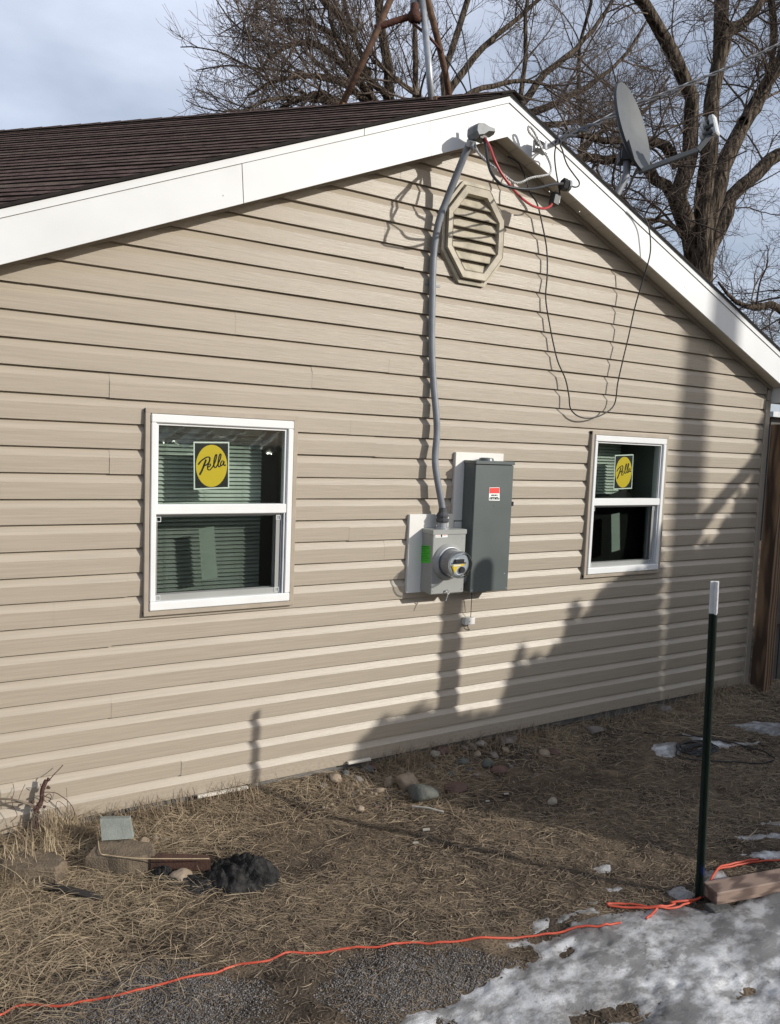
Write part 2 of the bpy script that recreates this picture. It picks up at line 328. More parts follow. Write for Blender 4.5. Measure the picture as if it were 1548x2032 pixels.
n.links.new(src, mu.inputs[1]); n.links.new(r2.outputs[0], mu.inputs[2]); n.links.new(mu.outputs[0], ms.inputs[1]); n.links.new(rr.outputs[0], ms.inputs[0]); n.links.new(ms.outputs[0], b.inputs['Base Color'])
worldcoords(gm)
tag(npmesh('ground', np.stack([GXX.ravel(), GYY.ravel(), GZZ.ravel()], 1), np.stack([ii, ii+1, ii+nx+1, ii+nx], 1), gm, smooth=True), 'bare brown soil of the yard beside the house', kind='structure')

# ------------------------------------------------------------------ house
P_ = .1143
APX, APZ = 2.665, 3.543                     # soffit line apex on the wall
SL = .43; EAVE = .14; XL, XR = -.75, 5.41
dR = np.array([-math.cos(math.radians(44.4)), math.sin(math.radians(44.4)), 0.0])           # the ridge runs back askew to the gable wall
def zroof(x): return APZ-SL*abs(x-APX)
WIN = [dict(x0=.783, x1=1.489, z0=.957, z1=1.881), dict(x0=3.600, x1=4.285, z0=.980, z1=1.899)]
TR = .026
house = thing('house', (2.6, 2.0, -.07), 'single storey house with tan lap siding, white gable trim and brown shingles', 'house')
def prof(zf):                               # depth of a dutch lap board at height fraction
    return -.0125-.0045*zf/.64 if zf < .64 else -.017+(zf-.64)/.36*.023
seams = {}
nb = 0
for k in range(0, 31):
    z0 = k*P_; z1 = z0+P_
    lv = [0, .32, .64, .82, 1.0]; zs = sorted(set([z0+q*P_ for q in lv]+[w[e] for w in WIN for e in ('z0', 'z1') if z0 < w[e] < z1]))
    random.seed(100+k)
    sx = [-.75]; x = random.uniform(.1, 2.2)
    if k < 6: x = [.38, .95, .22, 1.55, .62, 1.1][k]
    while x < XR: sx.append(x); x += random.uniform(3.2, 3.75)
    sx.append(XR)
    for w in WIN:
        if z0 > w['z0']-.002 and z1 < w['z1']+.002: sx = [q for q in sx if not w['x0']-.02 < q < w['x1']+.02]+[w['x0'], w['x1']]
    sx.sort()
    for si in range(len(sx)-1):
        a, bb = sx[si], sx[si+1]
        dy = -.0008*(si % 2)-random.uniform(0, .0004); dz = random.uniform(-.0008, .0008)
        cuts = sorted(set([a, bb]+[w[e] for w in WIN for e in ('x0', 'x1') if a < w[e] < bb]+[q for q in np.arange(-.5, XR, .33) if a+.05 < q < bb-.05]))
        mb = MB(); ph = random.uniform(0, 9)
        for i in range(len(zs)-1):
            za, zb = zs[i], zs[i+1]; zm = (za+zb)/2
            for j in range(len(cuts)-1):
                xa, xb = cuts[j], cuts[j+1]; xm = (xa+xb)/2
                if any(w['x0'] < xm < w['x1'] and w['z0'] < zm < w['z1'] for w in WIN): continue
                def lim(z): h = (APZ-.0-z)/SL; return APX-h, APX+h
                la, ra = lim(za); lb, rb = lim(zb)
                q = [(max(xa, la), za), (min(xb, ra), za), (min(xb, rb), zb), (max(xa, lb), zb)]
                if q[0][0] >= q[1][0]: continue
                if q[3][0] >= q[2][0]: q[3] = q[2] = (max(min((xa+xb)/2, rb), lb), zb)
                def pt(x, z): return (x, prof((z-z0)/P_)+dy+.0011*math.sin(x*3.1+ph)+.0005*math.sin(x*7.3+2*ph), z+dz+.0014*math.sin(x*1.7+ph))
                mb.add([pt(*c) for c in q], [(0, 1, 2, 3)])
                if i == 0: mb.add([pt(*q[0]), pt(*q[1]), (q[1][0], .010, z0+dz), (q[0][0], .010, z0+dz)], [(0, 3, 2, 1)])
        if mb.v:
            nb += 1; mb.build('siding_board', M['vinyl'], house, smooth=False)
# sheathing behind, foundation
mb = MB()
hol = sorted([(w['x0'], w['x1'], w['z0'], w['z1']) for w in WIN])
def gpoly(x0, x1, zb, y=.03):
    xs = [x0]+([APX] if x0 < APX < x1 else [])+[x1]
    return [(x0, y, zb), (x1, y, zb)]+[(x, y, zroof(x)) for x in reversed(xs)]
xx = [-.75]+[q for h in hol for q in h[:2]]+[XR]
for i in range(len(xx)-1):
    a, bb = xx[i], xx[i+1]; h = [q for q in hol if abs(q[0]-a) < 1e-6]
    if h: mb.add([(a, .03, -.02), (bb, .03, -.02), (bb, .03, h[0][2]), (a, .03, h[0][2])], [(0, 1, 2, 3)]); p = gpoly(a, bb, h[0][3]); mb.add(p, [tuple(range(len(p)))])
    else: p = gpoly(a, bb, -.02); mb.add(p, [tuple(range(len(p)))])
mb.build('wall_sheathing', M['dark'], house)
MB().box((-.75, .02, -.5), (5.40, .25, -.012)).build('foundation', M['found'], house)
mb = MB()                                   # side and rear walls of the skewed body
A0 = np.array([-.75, .04, 0]); B0 = np.array([XR, .04, 0]); Lh = 9.0
for Q in (A0, B0):
    zt = zroof(Q[0])-.02; e = Q+dR*Lh
    mb.add([(Q[0], Q[1], -.5), (e[0], e[1], -.5), (e[0], e[1], zt), (Q[0], Q[1], zt)], [(0, 1, 2, 3)])
e0, e1 = A0+dR*Lh, B0+dR*Lh; rg = np.array([APX, .04, 0])+dR*Lh
mb.add([(e0[0], e0[1], -.5), (e1[0], e1[1], -.5), (e1[0], e1[1], zroof(XR)), (rg[0], rg[1], APZ), (e0[0], e0[1], zroof(-.75))], [(0, 1, 2, 3, 4)])
mb.build('side_wall', M['vinyl'], house)
# corner trim (lower full-width piece, narrower neck above)
MB().box((XR-.004, -.024, -.01), (XR+.052, .05, 2.235), .003).build('corner_trim', M['trim'], house)
MB().box((XR+.010, -.020, 2.238), (XR+.052, .05, 2.32), .002).build('corner_trim', M['trim'], house)

# --- rake fascia, drip edge, soffit
YF = -EAVE
ax0, az0 = 2.7887-.78*EAVE, 3.588-.509*EAVE+.0          # lower edge apex of the fascia in the plane y = -EAVE
FH = .213
u1 = np.array([1, 0, SL])/math.hypot(1, SL); u2 = np.array([1, 0, -SL])/math.hypot(1, SL)
def rk(x, dz=0.0, y=YF): return np.array([x, y, az0-SL*abs(x-ax0)+dz])
def strip(xa, xb, d0, d1, y0, y1, name, m, lab=None, skew=0.0):
    p = [rk(xa+skew, d0, 0), rk(xb+skew*(0 if abs(xb-ax0) < .01 else 1), d0, 0), rk(xb, d1, 0), rk(xa, d1, 0)]
    o = MB().prism(p, (0, y0, 0), (0, y1, 0)).build(name, m, house)
    if lab: o['label'] = lab
    return o
xb_l = [-1.1, float(W(480, 330, YF)[0]), float(W(853, 280, YF)[0]), ax0]
for i in range(3): strip(xb_l[i]+(.0015 if i else 0), xb_l[i+1]-(.0015 if i < 2 else 0), 0, FH-.035, YF+(-.002 if i == 1 else 0), YF+.012, 'fascia_board', M['white'], skew=.012)
strip(ax0+.001, 6.02, 0, FH-.035, YF, YF+.012, 'fascia_board', M['white'])
dsp = float(W(722, 262, YF)[0])
strip(-1.1, dsp-.0015, FH-.033, FH, YF-.006, YF+.012, 'drip_edge', M['white']); strip(dsp+.0015, ax0, FH-.033, FH, YF-.007, YF+.012, 'drip_edge', M['white'])
mb = MB()
for (a_, b_, r_) in ((1009, 218, 2.2), (985, 213, 1.6), (978, 262, 1.8), (1001, 258, 1.3), (780, 309, 1.6), (492, 330, 2.0), (443, 388, 1.6), (849, 232, 1.2), (1150, 420, 1.6), (1230, 418, 1.8), (1358, 570, 1.5), (1090, 380, 1.5), (640, 345, 1.2)):
    mb.lathe(W(a_, b_, YF-.0005), (0, -1, 0), [(0, r_*.0022), (.0012, r_*.0018), (.0012, .0002)], 7)
tag(mb.build('nail_heads', M['galv'], house), kind='stuff')
mb = MB(); ctr_ = W(878, 265, YF-.001); mb.add([ctr_]+[W(878+x_, 265+y_, YF-.0016) for x_, y_ in ((-4, -8), (1, -9), (3, -3), (5, 2), (2, 8), (-1, 4), (-2, -1))], [(1, 2, 3), (1, 3, 7), (7, 3, 4), (7, 4, 6), (6, 4, 5)]); mb.build('peeled_patch', M['galv'], house)
# the right drip edge rolls over like a gutter lip
for nm, dd, y0_, y1_ in (('drip_edge', FH-.033, -.006, .012),):
    strip(ax0+.001, 6.02, FH-.033, FH, YF-.006, YF+.012, 'drip_edge', M['white'])
mb = MB(); pr = [(-.007, .0), (-.014, .006), (-.014, .018), (-.004, .026), (.02, .028)]
for i in range(len(pr)-1):
    (ya, da), (yb, db) = pr[i], pr[i+1]
    mb.add([rk(ax0, FH+da, YF+ya), rk(6.02, FH+da, YF+ya), rk(6.02, FH+db, YF+yb), rk(ax0, FH+db, YF+yb)], [(0, 1, 2, 3)])
mb.build('metal_edge_cap', M['galv'], house, smooth=True)
# soffit panels, under the rake between fascia and wall
def sof(xa, xb, off=.0):
    zz = lambda x: APZ-SL*abs(x-APX)
    return MB().prism([(xa, 0, zz(xa)), (xb, 0, zz(xb)), (xb, 0, zz(xb)+.012), (xa, 0, zz(xa)+.012)], (0, YF+.012, 0), (0, -.001, 0))
x = APX-.002
while x > -1.0: sof(x-.118, x-.003).build('soffit_panel', M['soffit'], house); x -= .118
x = APX+.002
while x < 5.85: sof(x+.003, x+.118).build('soffit_panel', M['soffit'], house); x += .118
# J trim along the wall under the soffit
for xa, xb in ((-.75, APX), (APX, XR+.05)):
    p = [(xa, 0, zroof(xa)-.028), (xb, 0, zroof(xb)-.028), (xb, 0, zroof(xb)-.002), (xa, 0, zroof(xa)-.002)]
    MB().prism(p, (0, -.026, 0), (0, .01, 0)).build('soffit_trim', M['trim'], house)
# boxed eave end at the right corner
mb = MB(); zz = zroof(XR+.06)
mb.add([(XR+.055, YF+.014, zz-.085), (6.0, YF+.014, zz-.085), (6.0, YF+.014, zz-.25), (XR+.3, YF+.014, zz)], [(0, 1, 3)])
mb.box((XR+.056, YF+.016, zz-.115), (6.0, .02, zz-.004))
mb.build('eave_return', M['white'], house)
# roof deck and shingles of the left slope
apex = rk(ax0, FH+.012, YF-.012); n0 = np.cross(dR, u1); n0 = n0/np.linalg.norm(n0); n0 = n0 if n0[2] > 0 else -n0
n1 = np.cross(dR, u2); n1 = n1/np.linalg.norm(n1); n1 = n1 if n1[2] > 0 else -n1
LEN = 3.95; NC = 27; ex = 2.78/25
mb = MB()
for uu, nn_, LEN_ in ((-u1, n0, LEN), (u2, n1, 3.40)):
    a = apex-nn_*.012+np.array([0, .02, 0]); e = a+uu*LEN_
    mb.add([a, e, e+dR*Lh, a+dR*Lh, a-nn_*.02, e-nn_*.02, e+dR*Lh-nn_*.02, a+dR*Lh-nn_*.02], [(0, 1, 2, 3), (4, 7, 6, 5), (0, 4, 5, 1), (1, 5, 6, 2)])
mb.build('roof_deck', M['butt'], house)
random.seed(5)
for i in range(34):                         # each course runs back along the ridge
    s0 = i*ex; s1 = s0+ex+.010+.006*math.sin(i*1.9)
    if s0 > LEN: break
    nseg = 26; mb = MB(); lo_, up_, bt = [], [], []
    for j in range(nseg+1):
        t = Lh*(j/nseg)**1.5; wv = .006*(mnoise.noise((j*.45, i*.8, 1.1)))+(random.uniform(-.0022, .0022))
        hump = .012*math.exp(-((t-2.3-.25*i*.3)/.5)**2)*(1 if 6 < i < 13 else 0)
        bse = apex+dR*t-u1*(s1+wv); tp = apex+dR*t-u1*s0
        sh = np.array([0, 0, 0])
        lo_.append(bse+n0*(.0095+hump*.5+.0015*math.sin(i*2.3+j*.9))); up_.append(tp+n0*.003); bt.append(bse+n0*.0015)
    V = lo_+up_+bt; nn = nseg+1
    fs = [(j, j+1, nn+j+1, nn+j) for j in range(nseg)]; mb.slot(0).add(V, fs)
    o = len(mb.v)-len(V); mb.slot(1); mb.add(V, [(2*nn+j, 2*nn+j+1, j+1, j) for j in range(nseg)])
    mb.build('shingle_course', [M['shingle' if i % 5 else 'shingle2'], M['butt']], house)
for i in range(1):                          # right slope courses (far side), one layer for another viewpoint
    a = apex+np.array([0, 0, 0]); mb = MB()
    for c in range(30):
        p = a+u2*(c*ex); q = a+u2*(c*ex+ex+.012)
        mb.add([p+n1*.003, q+n1*.012, q+n1*.012+dR*Lh, p+n1*.003+dR*Lh, q+n1*.001, q+n1*.001+dR*Lh], [(0, 1, 2, 3), (1, 4, 5, 2)])
    tag(mb.build('far_slope_shingles', M['shingle'], house), kind='stuff')
# ridge caps
t = -.02; i = 0
while t < 6.6:
    ln = .145; mb = MB(); a = apex+dR*t+n0*.012; bq = apex+dR*(t+ln+.03)+n0*.012
    hh = .010; jit = random.uniform(-.004, .004); wd = .088
    A = a+np.array([0, 0, .007]); B = bq+np.array([0, 0, .003])
    mb.add([A, A-u1*(wd+jit), B-u1*wd, B, A+u2*wd, B+u2*wd, A-n0*.009, A-u1*(wd+jit)-n0*.009, B-u1*wd-n0*.009, A+u2*wd-n1*.009],
           [(0, 1, 2, 3), (0, 3, 5, 4)])
    mb.slot(1).add([A, A-u1*(wd+jit), A-u1*(wd+jit)-n0*.011, A-n0*.011, B-u1*wd, B-u1*wd-n0*.011, A+u2*wd, A+u2*wd-n1*.011], [(0, 3, 2, 1), (1, 2, 5, 4), (0, 6, 7, 3)])
    mb.build('ridge_cap', [M['shingle' if i % 3 else 'shingle2'], M['butt']], house); t += ln; i += 1
# dark felt edge along the rake
for uu in (-u1, u2):
    a = apex+np.array([0, .0, -.008]); mb = MB(); mb.prism([a, a+uu*LEN, a+uu*LEN+np.array([0, 0, .014]), a+np.array([0, 0, .014])], (0, -.004, 0), (0, .02, 0)); mb.build('rake_underlay', M['butt'], house)

# --- octagonal gable vent
vc = W(940, 466, -.03); vw = (W(1001, 470, -.03)[0]-W(879, 465, -.03)[0])/2; vh = (W(925, 364, -.03)[2]-W(950, 572, -.03)[2])/2
vent = MB(); R8 = lambda r: [(vc[0]+r*vw*math.cos(a)/math.cos(math.pi/8), vc[2]+r*vh*math.sin(a)/math.cos(math.pi/8)) for a in [math.pi/8+math.pi/4*k for k in range(8)]]
def ring(mb, ra, rb, ya, yb):               # flat frustum between two octagons
    a, bq = R8(ra), R8(rb)
    mb.add([(x, ya, z) for x, z in a]+[(x, yb, z) for x, z in bq], [(k, (k+1) % 8, 8+(k+1) % 8, 8+k) for k in range(8)])
for ra, rb, ya, yb in ((1.0, 1.0, .0, -.034), (1.0, .93, -.034, -.036), (.93, .905, -.036, -.020), (.905, .90, -.020, -.060), (.90, .89, -.056, -.058), (.89, .76, -.058, -.055), (.76, .745, -.055, -.058), (.745, .735, -.058, -.046), (.735, .735, -.046, .02)):
    ring(vent, ra, rb, ya, yb)
vent = vent.build('gable_vent', M['vent'], house)
vent['label'] = 'weathered octagonal louvred vent'
zv0, zv1 = vc[2]-.725*vh, vc[2]+.725*vh; NS = 7
def halfw(z):
    q = abs(z-vc[2])/vh; full = .73*vw; c = .73*math.tan(math.pi/8)
    return full if q < c else max(0.01, full-(q-c)*vw)
for i in range(NS):
    za = zv0+(zv1-zv0)*i/NS; zb = za+(zv1-zv0)/NS*1.02
    wa, wb = halfw(za), halfw(zb)
    MB().add([(vc[0]-wa, -.046, za), (vc[0]+wa, -.046, za), (vc[0]+wb, -.012, zb), (vc[0]-wb, -.012, zb), (vc[0]-wa, -.043, za-.004), (vc[0]+wa, -.043, za-.004), (vc[0]+wb, -.009, zb-.004), (vc[0]-wb, -.009, zb-.004)],
             [(0, 1, 2, 3), (4, 7, 6, 5), (0, 4, 5, 1), (3, 2, 6, 7)]).build('louvre_slat', M['vent'], vent)
MB().box((vc[0]-vw*.7, .0, vc[2]-vh*.7), (vc[0]+vw*.7, .002, vc[2]+vh*.7)).build('vent_screen', M['dark'], vent)

# --- windows
def q4(mb, a, b, c, d): mb.add([a, b, c, d], [(0, 1, 2, 3)])
STROKES = [([(628, 558), (612, 600), (594, 645), (573, 684)], 15), ([(563, 600), (580, 576), (610, 552), (640, 537), (658, 545), (655, 575), (635, 600), (603, 612)], 13),
           ([(640, 624), (660, 613), (665, 598), (652, 597), (641, 615), (643, 640), (658, 645), (682, 622)], 10),
           ([(682, 622), (705, 575), (718, 525), (709, 520), (696, 560), (693, 608), (705, 628), (722, 608)], 10),
           ([(722, 608), (745, 560), (754, 520), (744, 515), (733, 555), (729, 603), (740, 622), (753, 606)], 10),
           ([(777, 573), (763, 572), (750, 594), (755, 612), (769, 600), (781, 574), (776, 600), (785, 611), (793, 602)], 10), ([(795, 609), (799, 609)], 5)]
def window(w, sticker, strip_, name_lab, blind):
    x0, x1, z0, z1 = w['x0'], w['x1'], w['z0'], w['z1']; T = TR
    win = MB()
    zm = w['zm']; fb, ft, fl, fr = .042, .040, .026, .030
    yo, yi = -.043, .04
    # outer frame: four bars with a stepped inner bead
    win.box((x0, yo, z0), (x1, yi, z0+fb), .004); win.box((x0, yo, z1-ft), (x1, yi, z1), .004)
    win.box((x0, yo+.0005, z0+fb), (x0+fl, yi, z1-ft), .004); win.box((x1-fr, yo+.0005, z0+fb), (x1, yi, z1-ft), .004)
    f = win.build('window', M['white_vinyl'], house); f['label'] = name_lab
    for (p, q, nm) in (((x0-T, -.036, z0-T), (x1+T, .022, z0-.001), 'window_trim'), ((x0-T, -.036, z1+.001), (x1+T, .022, z1+T), 'window_trim'), ((x0-T, -.0355, z0-T+.002), (x0-.001, .022, z1+T-.002), 'window_trim'), ((x1+.001, -.0355, z0-T+.002), (x1+T, .022, z1+T-.002), 'window_trim')):
        MB().box(p, q, .003).build(nm, M['trim'], f)
    MB().box((x0+fl-.004, -.038, zm-.024), (x1-fr+.004, .02, zm+.024), .004).build('meeting_rail', M['white_vinyl'], f)
    mb = MB(); mb.box((x0+fl, -.030, zm+.024), (x0+fl+.010, .01, z1-ft)); mb.box((x1-fr-.012, -.030, zm+.024), (x1-fr, .01, z1-ft)); mb.box((x0+fl+.010, -.030, z1-ft-.010), (x1-fr-.012, .01, z1-ft)); mb.build('glazing_bead', M['white_vinyl'], f)
    # lower sash (set back) and screen frame
    mb = MB(); a, c, d, e = x0+fl, x1-fr, z0+fb, zm-.024
    mb.box((a, .008, d), (a+.018, .03, e)); mb.box((c-.045, .008, d), (c-.020, .03, e)); mb.box((a+.018, .008, d), (c-.045, .03, d+.03)); mb.box((a+.018, .008, e-.015), (c-.045, .03, e)); mb.build('sash', M['white_vinyl'], f)
    mb = MB(); mb.box((c-.010, -.034, d), (c-.004, .03, e)); mb.box((c-.018, -.02, d), (c-.014, .03, e)); mb.build('jamb_track', M['plastic_lt'], f)
    mb = MB(); mb.box((a, -.016, d), (a+.008, -.008, e)); mb.box((c-.044, -.016, d), (c-.022, -.008, e)); mb.box((a+.008, -.016, d), (c-.044, -.008, d+.030)); mb.box((a+.008, -.016, e-.010), (c-.044, -.008, e)); mb.build('screen_frame', M['boxgrey'], f)
    for (cx, cz) in ((a+.016, e-.024), (a+.016, d+.014), (c-.034, e-.024), (c-.034, d+.018)):
        mb = MB()
        for (p, q) in (((cx-.012, cz-.012), (cx+.012, cz-.009)), ((cx-.012, cz+.009), (cx+.012, cz+.012)), ((cx+.009, cz-.009), (cx+.012, cz+.009)), ((cx-.012, cz-.009), (cx-.009, cz+.009))): mb.box((p[0], -.0195, p[1]), (q[0], -.0165, q[1]))
        mb.build('corner_clip', M['plastic_lt'], f)
    MB().box((a+.008, -.013, d+.03), (c-.044, -.0122, e-.010)).build('insect_screen', M['screen'], f)
    MB().box((x0+fl+.004, -.014, zm+.02), (x1-fr-.006, -.0135, z1-ft-.004)).build('pane', M['glass'], f)
    MB().box((a+.012, .014, d+.02), (c-.040, .0145, e-.010)).build('pane', M['glass'], f)
    # round-print sticker on the inside of the upper pane
    c00, c10, c11, c01 = [W(*p, -.010) for p in sticker]
    def uv(u, v, y): p = c00*(1-u)*(1-v)+c10*u*(1-v)+c11*u*v+c01*(1-u)*v; return (p[0], y, p[2])
    mb = MB(); mb.slot(0); q4(mb, uv(0, 0, -.010), uv(1, 0, -.010), uv(1, 1, -.010), uv(0, 1, -.010))
    q4(mb, uv(0, 0, -.0095), uv(0, 1, -.0095), uv(1, 1, -.0095), uv(1, 0, -.0095))
    mb.slot(1); q4(mb, uv(.035, .03, -.0104), uv(.965, .03, -.0104), uv(.965, .97, -.0104), uv(.035, .97, -.0104))
    mb.slot(2); n_ = 40; mb.add([uv(.5, .49, -.0108)]+[uv(.5+.44*math.cos(2*math.pi*k/n_), .49+.447*math.sin(2*math.pi*k/n_), -.0108) for k in range(n_)], [(0, 1+k, 1+(k+1) % n_) for k in range(n_)])
    mb.build('sticker', [M['paper'], M['ink'], M['yellow']], f)
    mb = MB()
    for pts, wd in STROKES:
        P = smooth_path([np.array([(x_-525)/300, 1-(y_-410)/396, 0]) for x_, y_ in pts], 4); Tn = np.gradient(P, axis=0)
        for k in range(len(P)-1):
            qd = []
            for kk, sg in ((k, 1), (k, -1), (k+1, -1), (k+1, 1)):
                tt = Tn[kk]*np.array([300, 396, 0]); tt = tt/(np.linalg.norm(tt)+1e-9); nn_ = np.array([-tt[1]/300, tt[0]/396])*(wd/2)*(.75+.35*abs(tt[1])); qd.append(uv(P[kk][0]+sg*nn_[0], P[kk][1]+sg*nn_[1], -.0112))
            q4(mb, *qd)
    mb.build('sticker_lettering', M['ink'], f)
    s = [W(*p, .017) for p in strip_]; MB().add([(p[0], .0165, p[2]) for p in s]+[(p[0], .0175, p[2]) for p in s], [(0, 1, 2, 3), (7, 6, 5, 4)]).build('paper_strip', M['paper_green'], f)
    if blind:
        n_ = 60; mb = MB(); V = []
        for k in range(n_+1):
            u = k/n_; X_ = x0+.035+(x1-x0-.075)*u; drop_ = .075+.03*u+.018*math.sin(u*9)+.010*math.sin(u*37)
            for q in range(6):
                v_ = q/5; V.append((X_, .012+.014*math.sin(u*23+v_*5)+.010*math.sin(u*51+v_*9)+.006*math.sin(v_*17+u*7), z1-.045-drop_*v_))
        mb.add(V, [(6*k+q, 6*k+q+1, 6*k+q+7, 6*k+q+6) for k in range(n_) for q in range(5)]); mb.build('wavy_sheet', M['wavysheet'], f, smooth=True)  # wavy translucent glossy strip along the top of the pane
    # room behind
    mb = MB(); X0, X1, Z0, Z1, Y1 = x0+.002, x1-.002, z0+.002, z1-.002, .55
    mb.add([(X0, .04, Z0), (X1, .04, Z0), (X1, .04, Z1), (X0, .04, Z1), (X0-.15, Y1, Z0-.1), (X1+.15, Y1, Z0-.1), (X1+.15, Y1, Z1+.1), (X0-.15, Y1, Z1+.1)], [(0, 1, 5, 4), (1, 2, 6, 5), (2, 3, 7, 6), (3, 0, 4, 7), (4, 5, 6, 7)])
    mb.build('room_lining', M['room'], f)
    return f
WIN[0]['zm'] = float(W(430, 1010, -.03)[2]); WIN[1]['zm'] = float(W(1240, 996, -.03)[2])
k4 = .23622
def c4(x, y): return (260+k4*x, 780+k4*y)
def c6(x, y): return (1120+.17712*x, 820+.17712*y)
w1 = window(WIN[0], [c4(528, 812), c4(825, 800), c4(826, 410), c4(525, 408)], [c4(595, 1575), c4(728, 1550), c4(698, 1118), c4(568, 1140)], 'larger left window with horizontal blinds behind', True)
w2 = window(WIN[1], [c6(550, 855), c6(757, 845), c6(775, 460), c6(568, 468)], [c6(530, 1557), c6(622, 1530), c6(618, 1115), c6(525, 1135)], 'narrower right window, dark inside', False)
# blinds: each slat a part
def blind(xa, xb, za, zb, y, label, sp=.0205, ang=46):
    bl = thing('window_blind', ((xa+xb)/2, y, zb), label, 'window blind')
    MB().box((xa, y-.014, zb), (xb, y+.014, zb+.03), .003).build('head_rail', M['blind'], bl)
    h = .0115; ca, sa = math.cos(math.radians(ang))*h, math.sin(math.radians(ang))*h
    base = None; k = 0; z = zb-.02
    while z > za:
        if base is None:
            mb = MB(); x_, r_ = (xa+xb)/2, (xb-xa)/2; yy = [-1, -.3, .3, 1]; zc = [0, .0016, .0016, 0]
            mb.add([(sx_, y-ca*-t, z+sa*t+c_) for t, c_ in zip(yy, zc) for sx_ in (xa, xb)], [(2*i, 2*i+1, 2*i+3, 2*i+2) for i in range(3)])
            base = mb.build('slat', M['blind'], bl)
        else:
            o = base.copy(); COL.objects.link(o); o.parent = bl; o.location = base.location+Vector((0, 0, z-z_first)); o.rotation_euler = (random.uniform(-.10, .10), random.uniform(-.003, .003), 0); OBJ_W[o.name] = OBJ_W[base.name]
        if k == 0: z_first = z
        z -= sp; k += 1
    mb = MB()
    for q in (.16, .5, .84): mb.tube([(xa+(xb-xa)*q, y-.013, zb), (xa+(xb-xa)*q, y-.013, za)], .0009, 4)
    mb.build('ladder_cord', M['blind'], bl)
blind(.80, float(W(519, 900, .13)[0]), 1.00, 1.80, .13, 'pale horizontal blind behind the glass of the larger left window')
blind(3.60, 4.02, 1.50, 1.86, .13, 'pale short blind behind the upper glass of the narrower right window')
dsheet = MB(); dsheet.add([(3.60, .10, 1.42), (4.06, .10, 1.54), (4.30, .12, 1.40), (4.30, .12, .95), (3.60, .12, .95)], [(0, 1, 2, 3, 4), (4, 3, 2, 1, 0)])
tag(dsheet.build('dark_interior_sheet', M['roomdark']), 'black sheet added for the dark interior behind the lower glass of the right window', 'interior sheet')  # added sheet, its near-black colour stands for the unlit room

# ------------------------------------------------------------------ electrical gear on the wall
yb = -.034
def rect_px(pxs, y): p = [W(*q, y) for q in pxs]; return min(p[0][0], p[3][0]), max(p[1][0], p[2][0]), (p[2][2]+p[3][2])/2, (p[0][2]+p[1][2])/2
a = W(811, 1021, yb); c = W(901.6, 1020, yb); e = W(807, 1177.5, yb)
t = thing('backer_board', (float(a[0]), -.02, float(e[2])), 'white backer board behind the meter socket', 'backer board')
MB().box((e[0], yb, e[2]), (c[0], -.004, a[2]), .002).build('board', M['board'], t)
a2 = W(906, 897, yb); c2 = W(1000, 899, yb); e2 = W(902, 1033, yb)
t = thing('backer_board', (float(a2[0]), -.02, float(e2[2])), 'white backer board behind the tall grey breaker panel', 'backer board')
MB().box((a2[0]-.004, yb-.001, e2[2]), (c2[0], -.004, a2[2]), .002).build('board', M['board'], t)
MB().box((c[0]+.004, yb-.001, .97), (c2[0], -.004, e2[2]-.006), .002).build('board', M['board'], t)
# meter socket
DM = .145
ml = W(829, 1177, yb)[0]+.002; mr = float(W(919.5, 1176, -DM)[0]); mz0 = float(W(856.5, 1180.3, -DM)[2]); mz1 = float(W(861, 1052, -DM)[2])
ml = float((ml+W(858, 1180, -DM)[0])/2)
ms_ = thing('meter_socket', ((ml+mr)/2, yb, mz0), 'light grey electric meter socket with round glass meter', 'electric meter')
MB().box((ml, -DM, mz0), (mr, yb-.001, mz1-.012), .004).build('case', M['boxgrey'], ms_)
MB().box((ml-.004, -DM-.004, mz1-.028), (mr+.004, yb-.001, mz1), .003).build('lid', M['boxgrey'], ms_)
mc = W(890.8, 1114.7, -DM-.004); mc = np.array([mc[0]-.004, -DM, mc[2]])
MB().lathe(mc, (0, -1, 0), [(0, .104), (.010, .102), (.018, .092), (.022, .090)], 36).build('collar', M['boxgrey'], ms_, smooth=True)
MB().lathe(mc, (0, -1, 0), [(.022, .090), (.028, .088), (.028, .078), (.020, .078)], 36).build('sealing_ring', M['galv'], ms_, smooth=True)
MB().lathe(mc, (0, -1, 0), [(.006, .074), (.098, .072), (.103, .069), (.103, 0.0005)], 32).build('meter_body', M['metergrey'], ms_, smooth=False)
MB().lathe(mc, (0, -1, 0), [(.026, .0775), (.120, .0755), (.132, .072), (.136, .060), (.134, .052), (.136, .0005)], 36).build('glass_cover', M['meterglass'], ms_, smooth=True)
MB().lathe(mc, (0, -1, 0), [(.120, .0765), (.133, .0735), (.139, .064), (.137, .058)], 36).build('glass_rim', M['rimglass'], ms_, smooth=True)
fc = mc+np.array([0, -.106, 0])
MB().lathe(fc+np.array([0, .003, 0]), (0, -1, 0), [(0, .062), (.0015, .060), (.0015, .0004)], 28).build('dial_plate', M['plastic_lt'], ms_)
mb = MB(); mb.slot(0); mb.box((fc[0]-.05, fc[1], fc[2]+.004), (fc[0]+.05, fc[1]+.003, fc[2]+.010)); mb.box((fc[0]-.03, fc[1]-.012, fc[2]+.012), (fc[0]+.028, fc[1], fc[2]+.030))
mb.slot(1); mb.add([(fc[0]-.052, fc[1]-.004, fc[2]-.002), (fc[0]-.030, fc[1]-.004, fc[2]-.050), (fc[0]-.008, fc[1]-.004, fc[2]-.012), (fc[0]+.045, fc[1]-.004, fc[2]+.004), (fc[0]+.030, fc[1]-.004, fc[2]-.008)], [(0, 1, 2), (0, 2, 4, 3)])
mb.slot(0); mb.lathe((fc[0]+.02, fc[1]-.002, fc[2]-.030), (0, -1, 0), [(0, .018), (.010, .017), (.010, .001)], 16)
